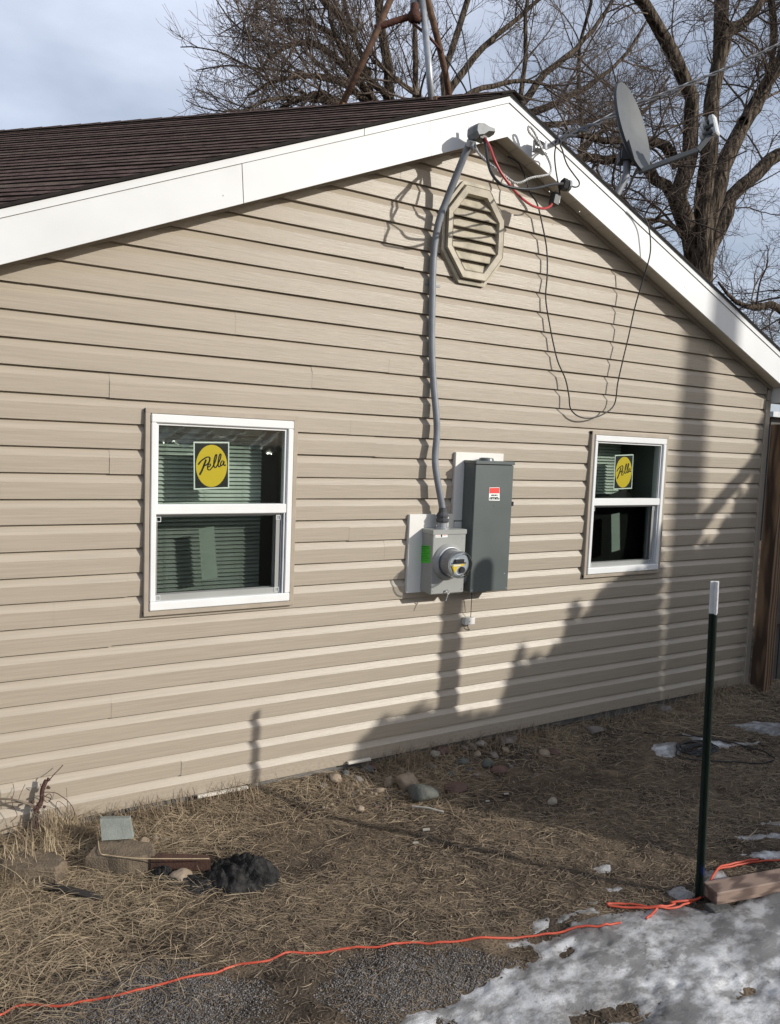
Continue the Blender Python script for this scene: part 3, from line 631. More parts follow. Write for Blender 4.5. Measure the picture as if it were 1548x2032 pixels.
mb.slot(2); mb.box((fc[0]-.040, fc[1]-.006, fc[2]-.008), (fc[0]+.010, fc[1]-.0055, fc[2]-.003))
mb.build('meter_dial', [M['black'], M['yellow'], M['paper']], ms_)
def label(parent, name, pxs, y, cols, rows, side=None):
    p = [np.array(q, float) for q in pxs]; nrm = np.cross(p[1]-p[0], p[3]-p[0]); nrm /= np.linalg.norm(nrm)
    if np.dot(nrm, CAM-p[0]) < 0: nrm = -nrm
    def uv(u, v, o): return p[0]*(1-u)*(1-v)+p[1]*u*(1-v)+p[2]*u*v+p[3]*(1-u)*v+nrm*o
    mb = MB(); mb.slot(0); q4(mb, uv(0, 0, .0008), uv(1, 0, .0008), uv(1, 1, .0008), uv(0, 1, .0008))
    for (u0, v0, u1_, v1_, sl) in rows: mb.slot(sl); q4(mb, uv(u0, v0, .0014+.0003*sl), uv(u1_, v0, .0014+.0003*sl), uv(u1_, v1_, .0014+.0003*sl), uv(u0, v1_, .0014+.0003*sl))
    return mb.build(name, cols, parent)
def words(v, u0, u1_, h, sl, seed):         # a line of small illegible print
    r = random.Random(seed); out = []; u = u0
    while u < u1_-.03:
        w_ = r.uniform(.03, .075); out.append((u, v, min(u+w_, u1_), v+h, sl)); u += w_+r.choice([.018, .018, .05])
    return out
# green tag on the left side of the case
def side(px, py): # point on the left side plane x = ml
    d = ray(px, py); return CAM+d*((ml-CAM[0])/d[0])
rows = []
for q in range(9): rows += words(.90-.095*q, .10 if q else .06, .92-.2*(q % 3 == 2), .028 if q else .05, 1, q)
label(ms_, 'green_tag', [side(833, 1116.5), side(854, 1117.5), side(854, 1083), side(833.5, 1081.5)], 0, [M['lime'], M['ink']], rows)
for qx, qz in ((ml+.014, mz0+.02), (mr-.014, mz0+.02), (mr-.02, mz1-.05)): MB().lathe((qx, -DM-.0002, qz), (0, -1, 0), [(0, .004), (.0015, .0035), (.0015, .0003)], 8).build('screw', M['galv'], ms_)
fl_ = -DM-.0005
label(ms_, 'warning_label', [W(864, 1067, fl_), W(888, 1066, fl_), W(888, 1056, fl_), W(864, 1057, fl_)], 0, [M['paper'], M['redprint'], M['ink']],
      [(.02, .62, .40, .92, 1), (.62, .62, .98, .92, 1), (.44, .1, .56, .9, 2)]+words(.35, .05, .38, .10, 1, 3)+words(.35, .64, .95, .10, 1, 4)+words(.12, .05, .38, .10, 2, 5))
kx = W(888, 1176, -DM-.01)
mb = MB(); mb.tube(smooth_path([kx+np.array([-.012, 0, .012]), kx+np.array([0, -.008, .018]), kx+np.array([.012, 0, .004]), kx+np.array([0, -.008, -.008]), kx+np.array([-.012, 0, .012])], 3), .003, 6)
mb.bar(kx+np.array([0, -.006, -.006]), kx+np.array([-.014, -.006, -.045]), .006, .002); mb.build('lock_seal', M['bare'], ms_)
# hub on the socket
hb = np.array([float(W(878, 1040, -.09)[0]), -.088, mz1])
MB().lathe(hb, (0, 0, 1), [(0, .040), (.010, .040), (.010, .031), (.035, .031)], 20).build('hub', M['galv'], ms_, smooth=False)
# small round conduit nipple between the boxes
MB().lathe((mr-.005, -.09, mz0+.065), (1, 0, 0), [(0, .024), (.14, .024)], 16).build('nipple', M['pvc'], ms_, smooth=True)
# breaker panel
DP = .150
pl, pr_ = float(W(945, 916, -DP)[0]), float(W(1020, 918, -DP)[0]); pz1 = float(W(945, 914, -DP)[2]); pz0 = float(W(934.6, 1176, -DP)[2])
pb = thing('breaker_panel', ((pl+pr_)/2, yb, pz0), 'tall dark grey outdoor breaker panel with red and white warning label', 'breaker panel')
MB().box((pl, -DP+.012, pz0), (pr_, yb-.001, pz1-.01), .004).build('case', M['panelgrey'], pb)
MB().box((pl-.001, -DP, pz0-.001), (pr_+.001, -DP+.0115, pz1-.022), .003).build('door', M['panelgrey'], pb)
MB().box((pl-.004, -DP-.006, pz1-.020), (pr_+.006, yb-.0005, pz1), .003).build('lid', M['panelgrey'], pb)
MB().lathe(((pl+pr_)/2-.02, -.09, pz1), (0, 0, 1), [(0, .045), (.014, .042), (.018, .030), (.018, .001)], 20).build('hub_plate', M['panelgrey'], pb)
cx_ = W(1017, 1000, -DP); MB().box((pr_, -DP-.004, cx_[2]-.012), (pr_+.012, -DP+.015, cx_[2]+.014), .002).build('latch', M['black'], pb)
fy = -DP-.0005
for qx, qz in ((pl+.012, pz0+.012), (pr_-.012, pz0+.012), (pr_-.03, pz0+.10)): MB().lathe((qx, -DP-.0002, qz), (0, -1, 0), [(0, .0045), (.0015, .004), (.0015, .0003)], 8).build('screw', M['galv'], pb)
lw = W(981, 1003, fy); MB().lathe(lw, (0, -1, 0), [(0, .006), (.001, .0055), (.001, .0003)], 10).build('screw', M['panelgrey'], pb)
label(pb, 'warning_label', [W(970, 993, fy), W(991.5, 993.5, fy), W(991, 967, fy), W(971, 967.5, fy)], 0, [M['paper'], M['redprint'], M['ink']],
      [(.03, .55, .97, .97, 1)]+[(.1, .74, .9, .76, 0)]+words(.60, .12, .9, .08, 0, 8)+words(.84, .15, .85, .07, 0, 9)+words(.36, .2, .8, .10, 2, 10)+words(.08, .05, .95, .13, 2, 11)+words(.22, .1, .9, .06, 2, 12))
# conduit mast and weather head
cp = [(874, 1030, -.088), (870, 985, -.085), (866, 940, -.078), (863.5, 905, -.070), (867, 862, -.066), (866, 825, -.062), (861, 770, -.050), (857.5, 710, -.042), (857, 650, -.040), (858, 590, -.040), (859, 540, -.041), (862, 490, -.045), (871, 440, -.062), (886, 398, -.090), (905, 350, -.135), (922, 308, -.18), (931, 286, -.205)]
cond = thing('service_conduit', tuple(W(874, 1030, -.088)), 'grey conduit mast curving up the wall from meter socket to gable peak', 'conduit')
pth = smooth_path([hb+np.array([0, 0, .03]), hb+np.array([0, 0, .10])]+[W(*q) for q in cp[2:]], 5)
MB().tube(pth, .0195, 14).build('pipe', M['pvc'], cond, smooth=True)
MB().lathe((hb[0], -.088, mz1+.036), (0, 0, 1), [(0, .034), (.012, .037), (.020, .037), (.022, .031), (.032, .031), (.034, .036), (.044, .036), (.060, .025), (.085, .023)], 12).build('coupling', M['dishdark'], cond)
st = pth[int(len(pth)*.62)]
mb = MB()
for q in (W(858.5, 560, -.02), W(863, 745, -.02)): pass
mb.bar(W(858, 566, -.016)+np.array([.05, 0, 0]), W(858, 566, -.016)-np.array([.05, 0, 0]), .003, .012, bev=0)
mb.build('pipe_strap', M['pvc'], cond)
wh = W(940, 268, -.235)
whh = thing('weather_head', tuple(wh), 'grey hooded weather head on top of the conduit', 'weather head')
k5 = 5.954
def c5(x, y, Y): return W(900+x/k5, 230+y/k5, Y)
mb = MB()   # hood: faceted dome sloping to a visor on the right
def prof_h(y0, y1, pts): return [c5(px_, py_, y0) for px_, py_ in pts]
outline = [(165, 165), (195, 132), (262, 138), (335, 185), (415, 215), (420, 258), (330, 248), (262, 292), (185, 300), (160, 240)]
A = [c5(px_, py_, -.215) for px_, py_ in outline]; cen = sum(A)/len(A)
A2 = [cen+(p-cen)*.96+np.array([0, -.045, 0]) for p in A]; A3 = [cen+(p-cen)*.80+np.array([0, -.075, .004]) for p in A]
n_ = len(A); mb.add(A+A2+A3, [tuple(range(n_))]+[(i, (i+1) % n_, n_+(i+1) % n_, n_+i) for i in range(n_)]+[(n_+i, n_+(i+1) % n_, 2*n_+(i+1) % n_, 2*n_+i) for i in range(n_)]+[tuple(range(3*n_-1, 2*n_-1, -1))])
mb.build('hood', M['hood'], whh)
MB().tube([c5(200, 360, -.22), c5(215, 290, -.235)], .026, 12).build('neck', M['galv'], whh)
MB().obox(c5(320, 268, -.245), (1, 0, -.1), (0, 1, 0), (0, 0, 1), .022, .028, .010).build('wire_insert', M['black'], whh)
mb = MB(); mb.bar(c5(180, 345, -.225), c5(235, 340, -.25), .012, .018); mb.tube([c5(225, 350, -.245), c5(245, 400, -.25)], .005, 6); mb.build('set_screw', M['galv'], whh)
mb = MB(); mb.bar(c5(185, 120, -.19), c5(190, 180, -.19), .004, .016); mb.build('mounting_tab', M['plastic_lt'], whh)

# ------------------------------------------------------------------ service wires
def wire(name, pts, r, m, lab, cat='wire', n=8, sm=6):
    o = MB().tube(smooth_path(pts, sm), r, n).build(name, m, smooth=True); tag(o, lab, cat); return o
wire('service_wire', [c5(340, 255, -0.245), c5(372, 270, -0.276), c5(430, 370, -0.402), c5(480, 510, -0.444), c5(560, 670, -0.444), c5(660, 810, -0.444), c5(740, 910, -0.402), c5(840, 1000, -0.360), c5(950, 1070, -0.318), c5(1060, 1095, -0.276), c5(1140, 1070, -0.250), c5(1185, 1005, -0.240), c5(1240, 1000, -0.240)], .0068, M['red'], 'red insulated wire drooping from the weather head')
wire('service_wire', [c5(330, 255, -0.240), c5(360, 285, -0.276), c5(385, 400, -0.360), c5(405, 540, -0.402), c5(450, 680, -0.444), c5(540, 790, -0.486), c5(660, 840, -0.486), c5(850, 865, -0.486), c5(1000, 850, -0.444), c5(1150, 812, -0.402), c5(1290, 800, -0.360)], .0072, M['black'], 'thick black wire drooping from the weather head to the wire connector')
def twist(pts, r, n_st, m, name, lab, pitch=.05, rr_=None):
    P = smooth_path(pts, 9); rr_ = rr_ or r*1.1; seg = np.linalg.norm(np.diff(P, axis=0), axis=1); s = np.concatenate([[0], np.cumsum(seg)])
    ss = np.arange(0, s[-1], pitch/6); Q = np.stack([np.interp(ss, s, P[:, i]) for i in range(3)], 1); T = np.gradient(Q, axis=0); T /= np.linalg.norm(T, axis=1)[:, None]
    x = np.cross(T, [0, .2, 1]); x /= np.linalg.norm(x, axis=1)[:, None]; y = np.cross(T, x); mb = MB()
    for k in range(n_st):
        a = 2*math.pi*(ss/pitch+k/n_st); mb.tube(Q+rr_*(x*np.cos(a)[:, None]+y*np.sin(a)[:, None]), r, 5)
    return tag(mb.build(name, m, smooth=True), lab, 'wire')
twist([c5(250, 320, -.24), c5(290, 430, -.26), c5(400, 540, -.31), c5(520, 640, -.36), c5(620, 720, -.36), c5(720, 788, -.36), c5(800, 785, -.36), c5(880, 745, -.36), c5(960, 722, -.36), c5(1060, 708, -.36), c5(1140, 680, -.32), c5(1150, 600, -.29), c5(1110, 490, -.26), c5(1060, 420, -.23), c5(1010, 335, -.22), c5(950, 255, -.21), c5(895, 195, -.205), c5(880, 130, -.205), c5(920, 145, -.205), c5(985, 250, -.215), c5(1050, 395, -.225)], .0034, 3, M['bare'], 'neutral_wire', 'bare stranded neutral wire sagging below the soffit corner', .045)
# insulator clevis on fascia
ins = thing('insulator_clevis', tuple(c5(1010, 360, -.19)), 'grey service drop clevis with spool screwed to the right fascia', 'clevis')
mb = MB(); mb.obox(c5(985, 365, -.178), (1, 0, 0), (0, 1, 0), (0, 0, 1), .022, .012, .032, .003); mb.obox(c5(1020, 305, -.20), (1, 0, -.2), (0, 1, 0), (0, 0, 1), .03, .022, .004); mb.obox(c5(1030, 415, -.20), (1, 0, -.2), (0, 1, 0), (0, 0, 1), .036, .022, .004); mb.build('bracket', M['galv'], ins)
MB().lathe(c5(1075, 418, -.21), (0, 0, 1), [(0, .010), (.012, .018), (.03, .012), (.048, .018), (.055, .008)], 12).build('spool', M['plastic_lt'], ins, smooth=True)
# service drop to the upper right
P0 = c5(1095, 335, -.21); far = D(1600, 62, 8.5); drop = []
for q in ((1107, 279), (1170, 248), (1240, 213), (1320, 182), (1400, 150), (1480, 117), (1548, 84), (1640, 42)):
    f_ = (q[0]-1083)/(1640-1083); dep0 = float(np.dot(P0-CAM, FX)); drop.append(D(q[0], q[1], dep0+f_*4.5))
wire('messenger_wire', [P0]+drop, .0026, M['galv'], 'bare messenger wire of the overhead service drop')
twist([c5(1230, 300, -.21)]+[p+np.array([0, 0, -.012]) for p in drop[1:]], .0085, 2, M['black'], 'service_drop', 'twisted pair of black overhead wires leaving toward upper right', .62, .011)
wire('tap_wire', [drop[1]+np.array([-.12, 0, -.02]), c5(1235, 300, -.22), c5(1205, 380, -.24), c5(1195, 480, -.25), c5(1207, 620, -.26), c5(1235, 790, -.26), c5(1258, 930, -.25), c5(1235, 990, -.24)], .0042, M['black'], 'black tap wire hanging left of its pair, ends at the soffit connector')
wire('tap_wire', [drop[1]+np.array([-.05, 0, -.02]), c5(1282, 290, -.22), c5(1292, 420, -.24), c5(1340, 570, -.25), c5(1420, 690, -.25), c5(1482, 775, -.25), c5(1480, 825, -.25), c5(1440, 842, -.26), c5(1395, 830, -.27)], .0042, M['black'], 'black tap wire hanging right of its pair, looping to the round connector')
con = thing('wire_connector', tuple(c5(1340, 820, -.275)), 'black and grey round wire connector in front of the fascia edge', 'connector')
MB().lathe(c5(1285, 805, -.28), (1, -.15, -.1), [(0, .001), (0, .034), (.026, .034), (.026, .001)], 6).build('body', M['black'], con)
MB().lathe(c5(1345, 825, -.285), (1, -.15, -.1), [(0, .031), (.012, .033), (.016, .018), (.018, .001)], 12).build('end_cap', M['galv'], con)
con = thing('wire_connector', tuple(c5(1200, 980, -.24)), 'square black wire connector at the red wire end under soffit', 'connector')
MB().obox(c5(1195, 985, -.235), (1, 0, -.2), (0, 1, 0), (.2, 0, 1), .022, .022, .036, .004).build('body', M['black'], con)
MB().obox(c5(1247, 985, -.245), (1, 0, -.2), (0, 1, 0), (.1, 0, 1), .003, .006, .022).build('clamp_bolt', M['plastic_lt'], con)
# coax loop on the wall
cx = [c5(640, 478, -.04), c5(700, 510, -.06), c5(780, 575, -.07), c5(830, 680, -.07), c5(870, 800, -.07), c5(900, 900, -.065)]+[W(x_, y_, Y_) for x_, y_, Y_ in
     ((1066, 405, -.06), (1076, 445, -.055), (1085, 495, -.05), (1086, 545, -.045), (1083, 592, -.045), (1091, 645, -.045), (1100, 690, -.045), (1108, 720, -.05), (1122, 752, -.055), (1129, 785, -.06), (1132, 810, -.06), (1146, 825, -.06), (1168, 830, -.06), (1195, 823, -.06), (1219, 803, -.06), (1226, 760, -.07), (1236, 715, -.08), (1248, 665, -.09), (1260, 610, -.11), (1276, 555, -.14), (1289, 510, -.18), (1291, 480, -.19), (1287, 450, -.19), (1277, 428, -.19), (1258, 413, -.18))]
wire('coax_cable', cx, .0044, M['black'], 'long black coax cable drooping in a loop down the wall', 'cable', 6, 5)
# little white box under the panel
q0 = W(923.5, 1241, -.055); q1 = W(943.5, 1225.5, -.055)
jb = thing('junction_box', (float(q0[0]), -.02, float(q0[2])), 'tiny white cable box on the siding below the breaker panel', 'cable box')
MB().box((q0[0], -.055, q0[2]), (q1[0], -.015, q1[2]), .003).build('cover', M['board'], jb)
MB().lathe(((q0[0]+q1[0])/2-.005, -.0555, (q0[2]+q1[2])/2), (0, -1, 0), [(0, .003), (.001, .003), (.001, .0002)], 8).build('screw', M['black'], jb)
wire('drop_cable', [W(936.5, 1176, -.06), W(935.5, 1200, -.045), W(934, 1226, -.035)], .0022, M['black'], 'thin black cable between the breaker panel and the tiny white box', 'cable', 5, 4)
wire('drop_cable', [W(928, 1240, -.035), W(929, 1246, -.03), W(932, 1250, -.018)], .0024, M['black'], 'short black cable stub below the tiny white box', 'cable', 5, 4)

# ------------------------------------------------------------------ dish
def depth(p): return float(np.dot(np.array(p)-CAM, FX))
d_ = ray(1222, 392); tt = np.dot(apex-CAM, n1)/np.dot(d_, n1); base_pt = CAM+d_*tt; dd = depth(base_pt)+.12
dish = thing('satellite_dish', tuple(D(1222, 400, dd)), 'dark grey satellite dish with white receiver on a bent pole', 'satellite dish')
ct = D(1258, 252, dd); top_, bot_ = D(1240, 167, dd), D(1276, 338, dd); up = (top_-bot_)/2; hgt = np.linalg.norm(up); upn = up/hgt
vw_ = (CAM-ct); vw_ /= np.linalg.norm(vw_); rt = np.cross(vw_, upn); rt = rt-upn*np.dot(rt, upn); rt /= np.linalg.norm(rt)  # image left/right
rt = rt if np.dot(rt, RX) > 0 else -rt
fw = np.cross(upn, rt); fw = fw if np.dot(fw, vw_) > 0 else -fw   # toward camera
ca = .27; nrm = rt*math.sqrt(1-ca*ca)+fw*ca; wax = np.cross(upn, nrm); wax /= np.linalg.norm(wax)
def dpt(u, v, o): return ct+wax*u+upn*v+nrm*o
mb = MB(); mb2 = MB(); NR, NA = 6, 40; Rw, Rh = hgt*.90, hgt
V = []; F = []
for side_, off in ((0, 0), (1, -.016)):
    for i in range(NR+1):
        for j in range(NA):
            r_ = i/NR; a_ = 2*math.pi*j/NA; V.append(dpt(r_*Rw*math.cos(a_), r_*Rh*math.sin(a_), -.055*(1-r_*r_)+off))
n1_ = (NR+1)*NA
mb.add(V[:n1_], [(i*NA+j, i*NA+(j+1) % NA, (i+1)*NA+(j+1) % NA, (i+1)*NA+j) for i in range(NR) for j in range(NA)]); mb.build('reflector', M['dish'], dish, smooth=True)
mb2.add(V[n1_:], [(i*NA+j, (i+1)*NA+j, (i+1)*NA+(j+1) % NA, i*NA+(j+1) % NA) for i in range(NR) for j in range(NA)])
mb2.add([V[NR*NA+j] for j in range(NA)]+[V[n1_+NR*NA+j]+(V[n1_+NR*NA+j]-ct)*.012 for j in range(NA)], [(j, (j+1) % NA, NA+(j+1) % NA, NA+j) for j in range(NA)])
mb2.build('back_shell', M['dishdark'], dish, smooth=True)
ab = dpt(0, -Rh*1.0, .0); el = D(1384, 298, dd-.05); tip = D(1418, 258, dd-.06)
MB().bar(ab-nrm*.03, el, .034, .030, bev=.005).build('feed_arm', M['dish'], dish)
MB().bar(el-(tip-el)*.05, tip, .034, .034, bev=.005).build('feed_arm', M['dish'], dish)
l0 = D(1401, 256, dd-.06); hz = nrm*-1
mb = MB(); mb.slot(0)
for q, (px_, py_) in enumerate(((1401, 241), (1398, 254), (1396, 268))): c_ = D(px_, py_, dd-.06); mb.lathe(c_, -nrm, [(0, .030), (.014, .032), (.018, .028), (.018, .001)], 14)
mb.slot(2)
for (px_, py_) in ((1403, 243), (1401, 255), (1400, 267)): c_ = D(px_, py_, dd-.06); mb.lathe(c_, nrm, [(0, .013), (.045, .013)], 10)
mb.slot(0); mb.obox(D(1417, 250, dd-.06), nrm, wax, upn, .018, .040, .062, .008)
mb.build('receiver', [M['plastic_lt'], M['dish'], M['dishdark']], dish, smooth=False)
mb = MB(); pa = [D(1243, 284, dd+.02), D(1254, 322, dd+.01), D(1228, 322, dd+.04), D(1231, 300, dd+.04)]
mb.prism(pa, -FX*.05, FX*.05); mb.build('mount_bracket', M['dishdark'], dish)
MB().tube(smooth_path([D(1244, 318, dd+.02), D(1244, 338, dd+.02), D(1241, 352, dd+.02), D(1230, 374, dd+.02), D(1212, 408, dd+.02)], 4), .023, 12).build('pole', M['pvc'], dish, smooth=True)
MB().obox(D(1212, 408, dd+.02), u2, dR, n1, .08, .06, .004).build('foot_plate', M['galv'], dish)
mb = MB(); mb.tube(smooth_path([D(1240, 280, dd-.01), D(1231, 300, dd-.02), D(1232, 345, dd-.02), D(1230, 365, dd-.02), D(1218, 382, dd-.02)], 4), .004, 5); mb.tube(smooth_path([D(1275, 340, dd-.02), D(1262, 345, dd-.02), D(1250, 356, dd-.02)], 4), .004, 5); mb.build('dish_cable', M['black'], dish)

# ------------------------------------------------------------------ antenna tower on the ridge
def ridge_at(px):
    best = None
    for s_ in np.arange(0, 6, .01):
        p = apex+dR*s_; v = p-CAM; q = PW/2+FPX*np.dot(v, RX)/np.dot(v, FX)
        if best is None or abs(q-px) < best[0]: best = (abs(q-px), s_)
    return apex+dR*best[1], best[1]
tw = None
r1, s1_ = ridge_at(672); r2_, s2_ = ridge_at(857); dm = (depth(r1)+depth(r2_))/2
tw = thing('antenna_tripod', tuple(r2_), 'rusty roof tripod of pipes with a galvanised mast on the ridge', 'antenna tripod')
d1, d2 = depth(r1)-.03, depth(r2_)-.05
MB().tube([D(673, 220, d1), D(741, 78, dm), D(752, 52, dm), D(783, -20, dm), D(800, -60, dm)], .019, 12).build('leg', M['rust'], tw, smooth=True)
MB().tube([D(857, 204, d2), D(849, 110, d2), D(843, 50, dm), D(833, -60, dm)], .019, 12).build('leg', M['galv'], tw, smooth=True)
MB().tube([D(893, 200, d2+.3), D(885, 150, d2+.25), D(869, 80, d2+.15), D(846, -10, dm), D(838, -60, dm)], .019, 12).build('leg', M['rust'], tw, smooth=True)
MB().tube([D(820, 30, dm+.02), D(821, -10, dm+.02), D(821, -60, dm+.02)], .020, 12).build('mast', M['galv'], tw, smooth=True)
MB().tube(smooth_path([D(744, 56, dm), D(770, 47, dm), D(800, 37, dm), D(818, 34, dm), D(835, 42, dm)], 4), .018, 10).build('brace', M['rustdark'], tw, smooth=True)
MB().lathe(D(822, 45, dm), (0, 0, 1), [(0, .018), (.01, .036), (.05, .038), (.065, .026), (.10, .023)], 12).build('mast_collar', M['rustdark'], tw, smooth=True)
MB().tube(smooth_path([D(820, 46, dm), D(838, 62, dm), D(853, 75, dm), D(875, 100, d2+.15)], 4), .008, 6).build('brace', M['rustdark'], tw, smooth=True)
for (px_, py_, dp) in ((673, 217, d1), (857, 206, d2)):
    mb = MB(); mb.obox(D(px_-1, py_+2, dp-.02), -u1, dR, n0, .055, .05, .004); mb.obox(D(px_, py_-4, dp-.01), dR, u1, (0, 0, 1), .030, .008, .028); mb.build('foot_bracket', M['rust'], tw)
wire('antenna_cable', [D(852, 72, dm), D(870, 95, dm+.1), D(895, 130, dm+.1), D(920, 170, dm+.1), D(930, 192, dm+.1)], .005, M['black'], 'thin black cable slanting from the tripod down to the ridge', 'cable', 5, 3)
wire('antenna_cable', [D(911, 34, dm), D(923, 90, dm), D(931, 150, dm), D(937, 192, dm)], .004, M['black'], 'thin black guy cable right of the roof tripod', 'cable', 5, 3)

# ------------------------------------------------------------------ bare trees
def tubes(P, R, n):
    N, K, _ = P.shape; T = np.gradient(P, axis=1); T /= np.linalg.norm(T, axis=2)[..., None]+1e-9
    ref = np.where(np.abs(T[..., 2:3]) < .8, np.array([0, 0, 1.0]), np.array([1.0, 0, 0])); ref[:] = ref[:, :1]
    x = np.cross(T, ref); x /= np.linalg.norm(x, axis=2)[..., None]+1e-9; y = np.cross(T, x)
    a = 2*np.pi*np.arange(n)/n; V = P[:, :, None, :]+R[:, :, None, None]*(x[:, :, None, :]*np.cos(a)[None, None, :, None]+y[:, :, None, :]*np.sin(a)[None, None, :, None])
    base = (np.arange(N)*K*n)[:, None, None]; i = (np.arange(K-1)*n)[None, :, None]; j = np.arange(n)[None, None, :]; j2 = (j+1) % n
    Q = np.stack(np.broadcast_arrays(base+i+j, base+i+j2, base+i+n+j2, base+i+n+j), -1).reshape(-1, 4)
    return V.reshape(-1, 3), Q
def grow(P, R, per, lmin, lmax, K, ang, curl, up, rk_, tmin=.2, rmin=.0028, planar=None):
    N = P.shape[0]; cnt = N*per; idx = np.repeat(np.arange(N), per); t = rng.uniform(tmin, 1.0, cnt)*(P.shape[1]-1); i0 = np.minimum(t.astype(int), P.shape[1]-2); fr = (t-i0)[:, None]
    st = P[idx, i0]*(1-fr)+P[idx, i0+1]*fr; rr0 = R[idx, i0]*(1-fr[:, 0])+R[idx, i0+1]*fr[:, 0]
    pd = P[idx, i0+1]-P[idx, i0]; pd /= np.linalg.norm(pd, axis=1)[:, None]+1e-9
    rd = rng.normal(size=(cnt, 3)); rd -= pd*np.sum(rd*pd, 1)[:, None]; rd /= np.linalg.norm(rd, axis=1)[:, None]
    if planar is not None: rd = rd-FX*np.sum(rd*FX, 1)[:, None]*planar; rd /= np.linalg.norm(rd, axis=1)[:, None]
    an = np.radians(rng.uniform(ang*.6, ang*1.3, cnt))[:, None]; d = pd*np.cos(an)+rd*np.sin(an)
    Ln = rng.uniform(lmin, lmax, cnt)*(1.1-.5*t/(P.shape[1]-1)); step = (Ln/(K-1))[:, None]
    pts = [st]; bend = rng.normal(size=(cnt, 3))*curl
    for k in range(K-1):
        d = d+bend*.5+rng.normal(size=(cnt, 3))*curl*.7+np.array([0, 0, up]); d /= np.linalg.norm(d, axis=1)[:, None]; pts.append(pts[-1]+d*step)
    Pn = np.stack(pts, 1); r0 = np.maximum(np.minimum(rr0*.75, rk_*Ln), rmin); Rn = r0[:, None]*np.linspace(1, .45, K)[None, :]
    return Pn, np.maximum(Rn, rmin*.8)
def resample(pts, K):
    P = smooth_path(pts, 8); s = np.concatenate([[0], np.cumsum(np.linalg.norm(np.diff(P, axis=0), axis=1))]); q = np.linspace(0, s[-1], K); return np.stack([np.interp(q, s, P[:, i]) for i in range(3)], 1)
def tree(name, limbs, label_, levels, group='bare trees behind the house', base=None):
    K0 = 14; P = []; R = []; mb = MB()
    for pts, ra, rb in limbs:
        P.append(resample(pts, K0)); R.append(np.linspace(ra, rb, K0))
    P = np.array(P); R = np.array(R)
    wig = rng.normal(size=P.shape)*R[:, :, None]*.22; wig[:, 0] = 0; P = P+wig; R = R*(1+rng.normal(size=R.shape)*.05)
    b0 = P[0, 0].copy() if base is None else base
    tr = thing(name, (b0[0], b0[1], -.07), label_, 'tree', group)
    V, Q = tubes(P, R, 10); npmesh('trunk', V, Q, M['bark'], tr, True)
    Vs, Qs, off = [], [], 0; pP, pR = P, R; cp_, cR = [P], [R]
    for lv in levels:
        sP = pP; sR = pR; nP, nR = grow(sP, sR, **{k: v for k, v in lv.items() if k != 'sides'})
        V, Q = tubes(nP, nR, lv['sides']); Vs.append(V); Qs.append(Q+off); off += len(V); pP, pR = nP, nR
    o = npmesh('crown', np.concatenate(Vs), np.concatenate(Qs), M['twig'], tr, False)
    return tr
def PL(lst, Y, jit=0.0): return [W(x_, y_, Y+jit*math.sin(x_*.05)) for x_, y_ in lst]
YT = 12.0
def down(px, py, Y):                        # ground point below
    p = W(px, py, Y); return np.array([p[0], p[1], -.1])
trunk1 = down(770, 230, YT)
limbs1 = [([trunk1]+PL([(772, 230), (768, 120), (752, 0), (742, -160)], YT), .19, .09),
          ([trunk1+[.1, .2, 0]]+PL([(738, 228), (728, 150), (700, 60), (662, -70)], YT+.4), .13, .05),
          ([trunk1+[-.1, .2, 0]]+PL([(822, 225), (812, 100), (845, -50), (850, -150)], YT-.3), .13, .05),
          (PL([(745, 240), (690, 215), (640, 188), (595, 196), (552, 222), (530, 235)], YT-.6), .10, .045),
          (PL([(745, 205), (690, 140), (640, 95), (590, 85), (540, 110), (505, 150)], YT-.5), .11, .02),
          (PL([(735, 150), (660, 70), (600, 42), (560, 40), (530, 60)], YT+.2), .10, .02),
          (PL([(705, 70), (650, 10), (600, -30), (550, -40), (500, -20)], YT+.3), .09, .02),
          (PL([(750, 225), (680, 165), (610, 150), (550, 160), (490, 190)], YT-.8), .09, .02),
          (PL([(740, 235), (670, 205), (590, 195), (530, 200), (470, 225)], YT-1), .08, .02),
          (PL([(800, 235), (760, 180), (700, 130), (660, 60), (650, -10)], YT-.9), .09, .03),
          (PL([(860, 235), (830, 190), (790, 160), (740, 120)], YT-.9), .08, .03)]
lv1 = [dict(per=15, lmin=1.0, lmax=2.9, K=9, ang=48, curl=.12, up=.045, rk_=.012, sides=5, planar=.6, rmin=.007), dict(per=10, lmin=.45, lmax=1.3, K=7, ang=45, curl=.14, up=.07, rk_=.010, sides=4, planar=.5, rmin=.0048), dict(per=5, lmin=.22, lmax=.62, K=5, ang=42, curl=.16, up=.10, rk_=.012, sides=3, rmin=.0040)]
tree('bare_tree', limbs1, 'broad bare tree behind the roof left of the antenna tripod, limbs sweeping left', lv1)
trunk2 = down(925, 230, YT+1)
